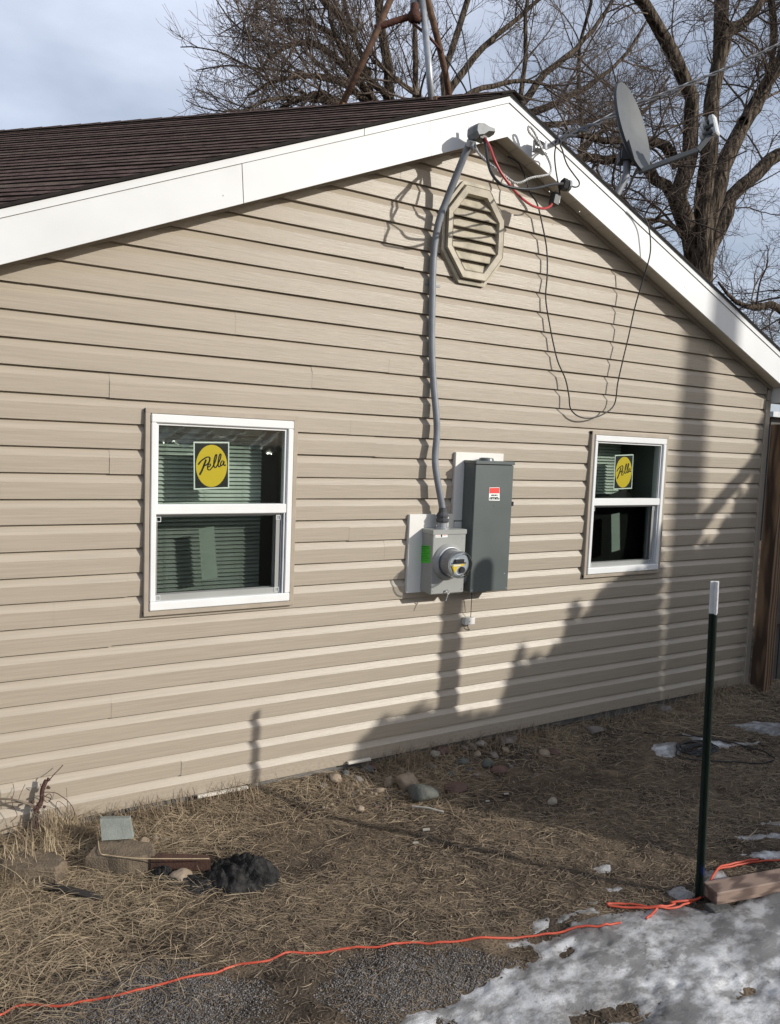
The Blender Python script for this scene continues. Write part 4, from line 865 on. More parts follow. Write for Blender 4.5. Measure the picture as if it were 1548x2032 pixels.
limbs2 = [([trunk2]+PL([(880, 230), (880, 150), (925, 20), (950, -100)], YT+1), .13, .07),
          (PL([(880, 200), (935, 120), (1010, 50), (1090, -20), (1150, -90)], YT+1.3), .10, .035),
          ([down(1020, 230, YT+.5)]+PL([(1030, 230), (1045, 140), (1040, 50), (1060, -60)], YT+.5), .11, .05),
          (PL([(1030, 210), (1090, 140), (1160, 80), (1210, 10), (1240, -60)], YT+.6), .11, .03),
          (PL([(1035, 230), (1100, 205), (1170, 170), (1240, 110), (1290, 30)], YT+.7), .10, .03),
          (PL([(1040, 250), (1120, 245), (1190, 235), (1260, 210), (1320, 180)], YT+.4), .09, .03),
          (PL([(900, 200), (960, 175), (1030, 160), (1090, 170), (1150, 200)], YT), .08, .02),
          ([down(1150, 330, YT+1)]+PL([(1150, 330), (1160, 230), (1140, 130), (1170, 20), (1180, -80)], YT+1), .10, .04),
          (PL([(1150, 300), (1210, 250), (1270, 230), (1330, 150)], YT+1), .10, .03)]
tree('bare_tree', limbs2, 'thin multi-stemmed bare tree behind the gable peak, right of the antenna tripod', lv1)
Y3 = 4.6
b3 = down(1400, 560, Y3)
def P3(l, dy=0): return PL(l, Y3+dy)
limbs3 = [([b3]+P3([(1385, 540), (1340, 430), (1372, 300), (1372, 210), (1345, 120), (1300, 40), (1255, -20), (1215, -70)]), .25, .065),
          ([b3+[.25, 0, 0]]+P3([(1395, 560), (1398, 430), (1400, 320), (1412, 220), (1428, 130), (1430, 20), (1432, -100)], -.15), .21, .092),
          (P3([(1385, 500), (1428, 390), (1450, 300), (1500, 200), (1548, 120), (1600, 30)], .2), .16, .085),
          (P3([(1400, 520), (1450, 400), (1500, 340), (1560, 300), (1620, 270)], .35), .15, .09),
          (P3([(1432, 110), (1450, 60), (1490, 30), (1530, -30)], -.1), .10, .06),
          (P3([(1475, 240), (1500, 215), (1530, 160), (1535, 80), (1530, -20)], .1), .085, .05),
          (P3([(1345, 330), (1330, 300), (1300, 278), (1230, 280), (1150, 270), (1120, 268)], .3), .085, .035),
          (P3([(1350, 400), (1320, 370), (1290, 338), (1270, 322), (1200, 315), (1120, 312)], .4), .10, .05),
          (P3([(1660, 720), (1580, 640), (1530, 606), (1495, 612), (1455, 596), (1425, 560)], .6), .15, .02),
          (P3([(1560, 640), (1580, 560), (1600, 480)], .6), .15, .08),
          (P3([(1365, 480), (1330, 445), (1290, 435), (1265, 440)], .1), .05, .02)]
lv3 = [dict(per=17, lmin=.6, lmax=2.2, K=10, ang=58, curl=.24, up=.02, rk_=.012, sides=5, rmin=.006), dict(per=10, lmin=.3, lmax=1.0, K=8, ang=55, curl=.30, up=.03, rk_=.010, sides=4, rmin=.0036), dict(per=5, lmin=.15, lmax=.45, K=6, ang=48, curl=.30, up=.04, rk_=.009, sides=3, rmin=.0026)]
tree('bare_tree', limbs3, 'big bare tree with thick ridged trunks and curly twigs behind the satellite dish', lv3, base=b3)

# ------------------------------------------------------------------ fence at the right corner
pt_ = W(1515, 840, -.06); px0 = XR+.075
post = thing('fence_post', (px0, -.09, -.08), 'brown treated timber post standing against the right house corner', 'post')
MB().box((px0, -.135, -.12), (px0+.115, -.02, float(pt_[2])), .004).build('post', M['postwood'], post)
fen = thing('wooden_fence', (px0+.5, .1, -.08), 'dark weathered board fence right of the brown corner post', 'fence')
x = px0+.125; k = 0
random.seed(3)
while x < px0+3.2:
    w_ = .138; MB().box((x, .02, -.06 if k else .30), (x+w_, .04, 2.02+random.uniform(-.02, .02)), .002).build('fence_board', M['fencewood'], fen); x += w_+.010; k += 1
for z_ in (.45, 1.62): MB().box((px0+.12, -.03, z_), (px0+3.2, .018, z_+.09), .003).build('fence_rail', M['fencewood'], fen)
MB().box((px0+.118, -.045, 1.0), (px0+.155, -.03, 1.62), .002).build('fence_rail', M['fencewood'], fen)
hq = W(1535, 1169, -.06); MB().lathe((px0+.165, -.06, float(hq[2])), (0, -1, 0), [(0, .012), (.006, .012), (.006, .001)], 10).build('latch_bolt', M['galv'], fen)
# neighbour's shed beyond the fence
sp_ = W(1532, 818, 7.0); sh = thing('shed', (float(sp_[0])+2, 8.5, -.08), 'grey shed roof edge showing above the fence at far right', 'shed')
MB().box((sp_[0], 7.0, -.1), (sp_[0]+5, 10, float(sp_[2])-.12)).build('shed_wall', M['fencewood'], sh)
MB().box((sp_[0]-.25, 6.8, float(sp_[2])-.118), (sp_[0]+5.2, 10.2, float(sp_[2]))).build('shed_roof', M['plastic_lt'], sh)

# ------------------------------------------------------------------ things beyond the frame on the sunny side whose shadows fall on the wall
SA, SB = .80, .54
def sh_pt(x_, z_, Y): return np.array([x_+SA*Y, -Y, z_+SB*Y])
def inpoly(x_, y_, poly):
    c_ = np.zeros(np.shape(x_), bool); n_ = len(poly); j = n_-1
    for i in range(n_):
        xi, yi = poly[i]; xj, yj = poly[j]
        c_ ^= ((yi > y_) != (yj > y_)) & (x_ < (xj-xi)*(y_-yi)/(yj-yi+1e-12)+xi); j = i
    return c_
def poly_sd(X, Y, poly):                    # signed distance, positive inside
    ins = inpoly(X, Y, poly); dmin = np.full(X.shape, 1e9)
    for i in range(len(poly)):
        a = np.array(poly[i]); b_ = np.array(poly[(i+1) % len(poly)]); ab = b_-a; t = np.clip(((X-a[0])*ab[0]+(Y-a[1])*ab[1])/(ab@ab+1e-12), 0, 1)
        dmin = np.minimum(dmin, np.hypot(X-a[0]-t*ab[0], Y-a[1]-t*ab[1]))
    return np.where(ins, dmin, -dmin)
def shrub(poly, Y, label_, n_=9000, size=.05, thick=.3, stem_x=None):
    xs_ = [p[0] for p in poly]; zs_ = [p[1] for p in poly]; X = rng.uniform(min(xs_), max(xs_), n_*3); Z = rng.uniform(min(zs_), max(zs_), n_*3); k_ = inpoly(X, Z, poly); X, Z = X[k_][:n_], Z[k_][:n_]
    Yv = Y+rng.uniform(-thick, thick, len(X)); C = np.stack([X+SA*Yv, -Yv, Z+SB*Yv], 1); C = C[C[:, 2] > -.06]
    dd_ = np.clip(poly_sd(C[:, 0]-SA*-C[:, 1], C[:, 2]-SB*-C[:, 1], poly), 0, .5); 
    A_ = rng.normal(size=(len(C), 3)); A_ /= np.linalg.norm(A_, axis=1)[:, None]; B_ = np.cross(A_, rng.normal(size=(len(C), 3))); B_ /= np.linalg.norm(B_, axis=1)[:, None]; s_ = rng.uniform(.6, 1.3, len(C))[:, None]*(.028+.42*dd_[:, None])
    V = np.stack([C-A_*s_*1.5, C+B_*s_*.5, C+A_*s_*1.5, C-B_*s_*.5], 1).reshape(-1, 3); Q = np.arange(len(V)).reshape(-1, 4)
    bx = float(C[:, 0].mean()); t_ = thing('evergreen_shrub', (bx, -Y, -.08), label_, 'shrub')
    npmesh('foliage', V, Q, M['leaf'], t_)
    MB().tube([(bx, -Y, -.1), (bx+.05, -Y, 1.0), (bx, -Y+.05, 1.9)], [.07, .05, .03], 8).build('stem', M['bark'], t_)
shrub([(1.80, -2.0), (1.83, -.15), (1.95, .10), (2.06, .22), (2.22, .20), (2.30, .26), (2.43, .20), (2.62, .16), (2.93, .13), (2.99, .33), (3.04, .48), (3.09, .58), (3.11, .42), (3.14, .38), (3.20, .50), (3.25, .44), (3.30, .42), (3.36, .52), (3.43, .50), (3.47, .74), (3.55, .80), (3.57, .62), (3.70, .80), (3.88, .93), (4.02, .96), (4.12, .95), (4.20, 1.16), (4.27, 1.30), (4.31, 1.12), (4.335, 1.02), (4.37, .4), (4.395, -.1), (4.40, -.3), (4.5, -2.0)], 3.5, 'evergreen hedge shrub standing beyond the right edge of the yard', 24000)
shrub([(4.56, -.3), (4.54, .1), (4.51, .5), (4.46, .98), (4.52, 1.06), (4.60, 1.06), (4.68, 1.03), (4.76, 1.12), (4.83, 1.20), (4.86, 1.12), (4.95, 1.22), (5.02, 1.34), (5.06, 1.28), (5.12, 1.48), (5.18, 1.54), (5.20, 1.44), (5.28, 1.56), (5.31, 1.72), (5.36, 1.80), (5.45, 1.95), (6.3, 2.0), (6.3, -2.0), (4.5, -2.0)], 3.4, 'taller evergreen shrub farther right beyond the yard edge', 20000)
p0, p1, p2 = sh_pt(4.66, 1.18, 3.6), sh_pt(5.36, 1.80, 3.6), sh_pt(5.40, 2.05, 3.6)
ltr = thing('leaning_trunk', (float(p0[0]), -3.6, -.08), 'leaning bare trunk beside the evergreen shrubs beyond the yard', 'tree')
MB().tube(smooth_path([sh_pt(4.55, -.9, 3.6), sh_pt(4.60, .6, 3.6), p0, p1, p2, sh_pt(5.7, 2.5, 3.6)], 4), [.06]*21, 10).build('trunk', M['bark'], ltr, smooth=True)
pp = sh_pt(2.53, 0, 2.2); tp_ = 1.02+SB*2.2+.03
po = thing('gate_post', (float(pp[0]), -2.2, -.08), 'round topped wooden gate post standing out of frame to the right', 'post')
MB().tube([(pp[0], -2.2, -.3), (pp[0], -2.2, tp_-.05), (pp[0], -2.2, tp_-.01), (pp[0], -2.2, tp_+.01)], [.062, .060, .045, .01], 14).build('post', M['postwood'], po, smooth=True)
up_ = sh_pt(4.57, 0, 8.0)
ut = thing('utility_pole', (float(up_[0]), -8.0, -.08), 'tall round utility pole standing far out of frame to the right', 'utility pole')
MB().tube([(up_[0], -8, -.5), (up_[0], -8, 9.5)], [.15, .12], 16).build('pole', M['fencewood'], ut, smooth=True)
MB().box((up_[0]-1.1, -8.06, 8.9), (up_[0]+1.1, -7.96, 9.02)).build('crossarm', M['fencewood'], ut)

# ------------------------------------------------------------------ snow and ice
def gpts(l): return [tuple(G(*p)[:2]) for p in l]
main_ = gpts([(700, 2060), (760, 2028), (850, 1985), (905, 1955), (960, 1932), (1040, 1905), (1070, 1880), (1058, 1862), (1085, 1838), (1140, 1822), (1200, 1812), (1262, 1802), (1300, 1800), (1350, 1782), (1420, 1800), (1452, 1782), (1480, 1762), (1530, 1752), (1600, 1735)])+[(4.2, -1.9), (4.4, -3.2), (.2, -3.2), (.0, -2.2)]
small = [([(1295, 1478), (1330, 1468), (1362, 1475), (1350, 1490), (1330, 1500), (1300, 1498)], .01), ([(1355, 1455), (1400, 1462), (1455, 1478), (1420, 1485), (1380, 1470)], .006), ([(1395, 1478), (1428, 1488), (1405, 1500), (1370, 1495)], .006), ([(1450, 1470), (1510, 1468), (1500, 1474), (1455, 1477)], .004),
         ([(1440, 1435), (1500, 1428), (1600, 1430), (1600, 1460), (1530, 1458), (1480, 1448)], .0), ([(1190, 1805), (1130, 1812), (1100, 1822), (1120, 1805), (1170, 1795)], .01), ([(1320, 1765), (1350, 1755), (1385, 1765), (1378, 1782), (1345, 1780)], .01), ([(1395, 1725), (1440, 1730), (1455, 1745), (1420, 1755), (1398, 1750)], .01),
         ([(1460, 1690), (1548, 1680), (1600, 1690), (1600, 1702), (1500, 1700)], .004), ([(1455, 1650), (1500, 1648), (1600, 1640), (1600, 1664), (1520, 1660), (1470, 1658)], .0), ([(1500, 1625), (1600, 1615), (1600, 1628), (1520, 1632)], 0), ([(1175, 1712), (1210, 1710), (1205, 1722), (1182, 1722)], .004), ([(1205, 1752), (1245, 1752), (1235, 1762), (1208, 1760)], .004),
         ([(1050, 1815), (1090, 1808), (1092, 1830), (1060, 1840)], .008), ([(1000, 1858), (1045, 1850), (1060, 1862), (1020, 1870)], .002), ([(1150, 1780), (1200, 1776), (1180, 1786)], .0)]
sx_, sy_ = np.arange(-.2, 5.4, .011), np.arange(-3.0, -.3, .011); SX, SY = np.meshgrid(sx_, sy_)
S = np.clip(poly_sd(SX, SY, main_), -.4, .3)
S_main = S+.11*(fbm(SX*5, SY*7, 4, 50)-.5)+.03*(fbm(SX*28, SY*34, 2, 60)-.5)
S_main -= .12*np.clip(fbm(SX*3.1+4, SY*6.5, 4, 77)-.60, 0, 1)*(S > 0)*4*np.clip(.35-S, 0, 1)
SS = S_main
for pl_, b_ in small:
    q = poly_sd(SX, SY, gpts(pl_)); SS = np.maximum(SS, np.where(q > -.15, q*1.0+b_+.055*(fbm(SX*16, SY*30, 4, 91)-.52), -1))
# melted holes through the sheet
for (px_, py_, r_) in ((1490, 1958, .035), (1250, 1990, .035), (1215, 2010, .06), (1180, 2026, .07), (880, 2030, .05), (1130, 1874, .04)):
    c_ = G(px_, py_); SS = np.minimum(SS, (np.hypot((SX-c_[0])*.8, (SY-c_[1])*1.7)-r_)*.6+.16*(fbm(SX*12, SY*22, 3, 33)-.5)+.02)
SS = SS+.030*(fbm(SX*42, SY*60, 3, 71)-.5)
ZS = gz(SX, SY)+np.where(SS > 0, np.clip(SS, 0, .08)*.22, SS*.55)+.004*(fbm(SX*6, SY*8, 3, 41)-.5)*np.clip(SS*20, 0, 1)+.0016*(fbm(SX*40, SY*46, 3, 141)-.5)
keep = SS > -.028; vn = len(sx_); cell = keep[:-1, :-1] & keep[1:, :-1] & keep[:-1, 1:] & keep[1:, 1:]
jj, ii_ = np.nonzero(cell); b_ = jj*vn+ii_; Q = np.stack([b_, b_+1, b_+vn+1, b_+vn], 1); V = np.stack([SX.ravel(), SY.ravel(), ZS.ravel()], 1)
us, inv = np.unique(Q.ravel(), return_inverse=True); V = V[us]; Q = inv.reshape(-1, 4)
sm_ = mat('old_snow', (.20, .197, .192), .34, (.53, .535, .54), 8.0, .5, 130, detail=15, lo=.44, hi=.60, stretch=(1, 1.6, 1), spec=.5)
[setattr(k.inputs['Roughness'], 'default_value', .66) for k in sm_.node_tree.nodes if k.type == 'TEX_NOISE']
n = sm_.node_tree; bs = n.nodes['Principled BSDF']; worldcoords(sm_); gg = [k for k in n.nodes if k.type == 'NEW_GEOMETRY'][0]
x1_ = n.nodes.new('ShaderNodeTexNoise'); x1_.inputs['Scale'].default_value = 1.5; x1_.inputs['Detail'].default_value = 5; n.links.new(gg.outputs['Position'], x1_.inputs['Vector'])
sp2 = n.nodes.new('ShaderNodeTexNoise'); sp2.inputs['Scale'].default_value = 26; sp2.inputs['Detail'].default_value = 12; sp2.inputs['Roughness'].default_value = .68; n.links.new(gg.outputs['Position'], sp2.inputs['Vector'])
r3 = n.nodes.new('ShaderNodeValToRGB'); r3.color_ramp.elements[0].position = .27; r3.color_ramp.elements[1].position = .40; r3.color_ramp.elements[0].color = (.12, .10, .08, 1); r3.color_ramp.elements[1].color = (1, 1, 1, 1); n.links.new(sp2.outputs['Fac'], r3.inputs[0])
r4 = n.nodes.new('ShaderNodeValToRGB'); r4.color_ramp.elements[0].position = .42; r4.color_ramp.elements[1].position = .58; r4.color_ramp.elements[0].color = (.62, .615, .61, 1); r4.color_ramp.elements[1].color = (1.1, 1.1, 1.1, 1); n.links.new(x1_.outputs['Fac'], r4.inputs[0])
m1 = n.nodes.new('ShaderNodeMixRGB'); m1.blend_type = 'MULTIPLY'; m1.inputs[0].default_value = 1; m2_ = n.nodes.new('ShaderNodeMixRGB'); m2_.blend_type = 'MULTIPLY'; m2_.inputs[0].default_value = 1
src = bs.inputs['Base Color'].links[0].from_socket; n.links.new(src, m1.inputs[1]); n.links.new(r3.outputs[0], m1.inputs[2]); n.links.new(m1.outputs[0], m2_.inputs[1]); n.links.new(r4.outputs[0], m2_.inputs[2]); n.links.new(m2_.outputs[0], bs.inputs['Base Color'])
tag(npmesh('snow', V, Q, sm_, smooth=True), 'patches of old dirty snow and grey ice on the yard', kind='stuff')
def snow_top(x_, y_):
    i_ = np.clip(((np.asarray(x_)-sx_[0])/.011).astype(int), 0, len(sx_)-1); j_ = np.clip(((np.asarray(y_)-sy_[0])/.011).astype(int), 0, len(sy_)-1)
    return np.where(SS[j_, i_] > -.004, np.maximum(ZS[j_, i_], gz(x_, y_)), gz(x_, y_)), SS[j_, i_]

# ------------------------------------------------------------------ crushed stone patches
def pxell(cx_, cy_, rx_, ry_, n_):
    a_ = rng.uniform(0, 2*np.pi, n_); r_ = np.sqrt(rng.uniform(0, 1, n_)); r_ = r_*(1+.10*np.sin(a_*3+1)+.06*np.sin(a_*7)); X = cx_+rx_*r_*np.cos(a_); Y = cy_+ry_*r_*np.sin(a_)
    d = RX[None]*(X-PW/2)[:, None]-UX[None]*(Y-PH/2)[:, None]+FX[None]*FPX; t_ = (-.07-CAM[2])/d[:, 2]; return CAM[None]+d*t_[:, None], r_
oct_v = np.array([(1, 0, 0), (-1, 0, 0), (0, 1, 0), (0, -1, 0), (0, 0, 1), (0, 0, -1)], float); oct_f = np.array([(0, 2, 4), (2, 1, 4), (1, 3, 4), (3, 0, 4), (2, 0, 5), (1, 2, 5), (3, 1, 5), (0, 3, 5)])
def pebbles(name, pts, smin, smax, m, lab, flat=.7):
    N = len(pts); s_ = rng.uniform(smin, smax, N); Rm = rng.normal(size=(N, 3, 3)); Rm, _ = np.linalg.qr(Rm); sc = rng.uniform(.6, 1.25, (N, 1, 3))
    V = np.einsum('nij,nkj->nki', Rm, oct_v[None]*sc*rng.uniform(.8, 1.2, (N, 6, 1)))*s_[:, None, None]; V[..., 2] *= flat; V += pts[:, None, :]
    F = (oct_f[None]+np.arange(N)[:, None, None]*6).reshape(-1, 3); mi = rng.integers(0, len(m), N).repeat(8) if isinstance(m, list) else None
    return tag(npmesh(name, V.reshape(-1, 3), F, m, mi=mi), lab, kind='stuff')
grm = [mat('crushed_stone', a, .7, b_, 60, .3, 200, spec=.5) for a, b_ in (((.125, .115, .108), (.085, .078, .072)), ((.20, .188, .178), (.14, .13, .122)), ((.085, .075, .068), (.06, .053, .047)))]
pa_, ra_ = pxell(312, 1990, 250, 90, 30000); pb_, rb_ = pxell(850, 1950, 228, 86, 25000)
pts = np.concatenate([pa_[rng.random(len(pa_)) > .08+(ra_-.50)*1.9*fbm(pa_[:, 0]*9, pa_[:, 1]*9, 3, 8)*1.6], pb_[rng.random(len(pb_)) > .08+(rb_-.55)*2.0*fbm(pb_[:, 0]*9, pb_[:, 1]*9, 3, 8)*1.6]])
# stones sit in the cells of a buried grid
cellx = (pts[:, 0]*.8+pts[:, 1]*.6)/.034; celly = (-pts[:, 0]*.6+pts[:, 1]*.8)/.034
edge = np.maximum(np.abs(cellx-np.floor(cellx)-.5), np.abs(celly-np.floor(celly)-.5)); pts = pts[(edge < .42) | (rng.random(len(pts)) < .22)]
zt_, ss_ = snow_top(pts[:, 0], pts[:, 1]); pts = pts[ss_ < .0]; pts[:, 2] = gz(pts[:, 0], pts[:, 1])+rng.uniform(-.001, .0022, len(pts))
pebbles('gravel', pts, .0020, .0052, grm, 'grey crushed stone in a buried grid, two round patches in front', .55)
n_ = 5200; X = rng.uniform(.0, 6.3, n_); Y = rng.uniform(-2.6, .02, n_); pts = np.stack([X, Y, gz(X, Y)+.001], 1)
pebbles('grit', pts, .002, .0065, [M['rock0'], M['rock2'], M['rock2'], M['rock4']], 'scattered grit and tiny pebbles on the soil')
n_ = 14000; X = rng.uniform(-.1, 6.3, n_); Y = rng.uniform(-2.6, .05, n_); pts = np.stack([X, Y, gz(X, Y)+.001], 1)
pebbles('soil_crumbs', pts, .003, .010, gm, 'loose crumbs of brown soil', .5)

# ------------------------------------------------------------------ straw
def straw(name, N, dens, lmin, lmax, wd, m, lab, lift=.02, flat=True, bend=.5, tilt=.10, hbias=.35):
    X = rng.uniform(-.1, 6.6, N*14); Y = rng.uniform(-2.7, .0, N*14); d_ = dens(X, Y); k_ = rng.random(len(X)) < d_/max(1e-6, d_.max()); X, Y = X[k_][:N], Y[k_][:N]; N = len(X)
    _, ss2 = snow_top(X, Y); k_ = (ss2 < .004) | (rng.random(N) < .03); X, Y = X[k_], Y[k_]; N = len(X)
    Ln = rng.uniform(lmin, lmax, N)**1.0; a_ = np.where(rng.random(N) < hbias, rng.normal(-.5, .45, N), rng.uniform(0, 2*np.pi, N)); cv = rng.normal(0, bend, N); K = 5
    el = np.abs(rng.normal(0, tilt, N)); px_, py_ = X.copy(), Y.copy(); hz_ = np.zeros(N)+rng.uniform(0, lift, N); P = []
    lifted = rng.uniform(0, lift, N)
    for k in range(K):
        u = k/(K-1); P.append(np.stack([px_, py_, gz(px_, py_)+.002+lifted*.4+el*Ln*u*(1.25-u)+.15*lift*rng.random(N)], 1)); a2_ = a_+cv*u; px_ = px_+np.cos(a2_)*Ln/(K-1); py_ = np.minimum(py_+np.sin(a2_)*Ln/(K-1), -.02)
    P = np.stack(P, 1); T = np.gradient(P, axis=1); sd_ = np.stack([-T[..., 1], T[..., 0], rng.normal(0, .4, (N, 1))*np.ones((1, K))*np.linalg.norm(T, axis=2)], -1); sd_ /= np.linalg.norm(sd_, axis=2)[..., None]+1e-9
    w_ = (wd*rng.uniform(.5, 1.2, N))[:, None, None]*np.array([.8, 1, 1, .8, .3])[None, :, None]
    V = np.stack([P-sd_*w_, P+sd_*w_], 2).reshape(-1, 3); base_ = (np.arange(N)*K*2)[:, None]; i_ = (np.arange(K-1)*2)[None]
    q = np.stack([base_+i_, base_+i_+1, base_+i_+3, base_+i_+2], -1).reshape(-1, 4); return tag(npmesh(name, V, q, m), lab, kind='stuff')
patch = lambda X, Y, s, f=2.2: np.clip(fbm(X*f, Y*f*1.4, 3, s)*2.2-.65, .02, 1)
def dn_near(X, Y): return np.exp(-((Y+.05)/.30)**2)*(.25+1.4*patch(X, Y, 5))*np.where(X < 2.3, 1.0, np.where(X < 5.2, .70, .4))*(1-.75*np.exp(-((X-2.9)/.42)**2))+1.1*np.exp(-(((X-.25)/.45)**2+((Y+.45)/.45)**2))
def dn_mid(X, Y):
    g_ = np.exp(-((Y+.75)/.55)**2)*patch(X, Y, 15)*np.exp(-(np.clip(X-3.2, 0, 9)/2.0)**2)+.45*patch(X, Y, 25)*(Y < -.6)*(Y > -1.9)*(X > .9)
    return g_*np.clip((Y+1.62+.05*X)*1.6+.5, .03, 1)*np.where((Y < -1.0-.25*(X)) , .12, 1)
straw('straw', 15000, dn_near, .04, .16, .0010, M['straw0'], 'pale dry straw heaped along the foot of the wall', .050, tilt=.22)
straw('straw', 17000, dn_near, .03, .12, .0012, M['straw1'], 'tan straw tangled along the foot of the wall', .035, tilt=.16)
straw('straw', 17000, dn_mid, .018, .07, .0011, M['straw1'], 'thin tan straw trodden over the middle of the yard', .012, tilt=.06)
straw('straw', 3600, dn_mid, .025, .09, .0011, M['straw0'], 'bright straw strewn over the middle of the yard', .014, tilt=.07)
straw('straw', 62000, lambda X, Y: .3+dn_mid(X, Y)*2, .010, .05, .0013, M['straw2'], 'dark rotten straw matted into the soil', .007, tilt=.04)
straw('straw', 90, lambda X, Y: .2+dn_mid(X, Y)+dn_near(X, Y), .14, .34, .0019, M['straw3'], 'long pale stalks lying on the soil', .010, bend=.9, tilt=.03)
# upright dead blades at the foot of the wall
def blades(N, X, Y, hmin, hmax, m, lab, spread=.5):
    a_ = rng.uniform(0, 2*np.pi, N); H_ = rng.uniform(hmin, hmax, N); K = 5; P = []; ln_ = rng.uniform(.1, spread, N)
    for k in range(K):
        u = k/(K-1); px_ = X+np.cos(a_)*H_*ln_*u**1.6; py_ = np.minimum(Y+np.sin(a_)*H_*ln_*u**1.6, -.022); P.append(np.stack([px_, py_, gz(X, Y)+H_*u*(1-.45*ln_*u)], 1))
    P = np.stack(P, 1); s_ = np.stack([np.cos(a_+1.57), np.sin(a_+1.57), 0*a_], 1)[:, None]; w_ = .0015*np.array([1, 1, .9, .7, .3])[None, :, None]
    V = np.stack([P-s_*w_, P+s_*w_], 2).reshape(-1, 3); b_ = (np.arange(N)*K*2)[:, None]; i_ = (np.arange(K-1)*2)[None]
    return tag(npmesh('dead_grass', V, np.stack([b_+i_, b_+i_+1, b_+i_+3, b_+i_+2], -1).reshape(-1, 4), m), lab, kind='stuff')
N = 2600; X = rng.uniform(.1, 5.3, N*3); Y = -.03-np.abs(rng.normal(0, .07, N*3)); k_ = rng.random(N*3) < patch(X, Y, 44, 3.1)*np.where(X < 2.4, .9, .55); X, Y = X[k_][:N], Y[k_][:N]
blades(len(X), X, Y, .03, .13, M['straw1'], 'dead grass blades standing along the wall base', 1.1)
tc_ = G(100, 1668); N = 800; X = tc_[0]+rng.normal(0, .07, N); Y = tc_[1]-.02+rng.normal(0, .07, N)
blades(N, X, np.minimum(Y, -.02), .05, .17, M['straw0'], 'tussock of long dead grass at the dead vine stump', 1.5)
tc_ = G(20, 1740); N = 380; X = tc_[0]+rng.normal(0, .10, N); Y = tc_[1]+rng.normal(0, .05, N)
blades(N, X, Y, .05, .20, M['straw0'], 'tussock of dead grass at the far left edge', 1.7)

# ------------------------------------------------------------------ stones
def rock_mesh(seed, sub=3, rough=.18):
    import bmesh
    bm_ = bmesh.new(); bmesh.ops.create_icosphere(bm_, subdivisions=sub, radius=1)
    for v in bm_.verts:
        p = v.co.normalized(); q = mnoise.noise(p*1.1+Vector((seed*3.1, 0, 0)))*rough*1.6+mnoise.noise(p*2.7+Vector((0, seed*2.3, 0)))*rough*.5; v.co = p*(1+q)
        for pl_n in [Vector((math.sin(seed*k*1.7), math.cos(seed*k*2.3), math.sin(seed+k*1.1))).normalized() for k in range(4)]:
            dd_ = v.co.dot(pl_n)
            if dd_ > .74: v.co -= pl_n*(dd_-.74)*.8
    me = bpy.data.meshes.new('stone'); bm_.to_mesh(me); bm_.free(); me.polygons.foreach_set('use_smooth', [True]*len(me.polygons)); return me
RM = {}
def stone(px_, py_, w_, h_, mi, lab, seed, flat=None, group=None):
    p = G(px_, py_+h_*.35); sc = depth(p)/FPX; rx_ = w_*sc/2; rz_ = max(h_*sc/2*.95, .006)
    key = (seed % 6, mi)
    if key not in RM: RM[key] = rock_mesh(1+seed % 6); RM[key].materials.append(M['rock%d' % mi])
    zz_ = float(gz(p[0], min(p[1], -.03))); o = link('stone', RM[key], (p[0], min(p[1], -.04-rx_*.5), zz_+rz_*(.80 if flat is None else flat)))
    o.scale = (rx_, rx_*.8, rz_); o.rotation_euler = (random.uniform(-.2, .2), random.uniform(-.15, .15), -.53+random.uniform(-.3, .3)); return tag(o, lab, 'stone', group)
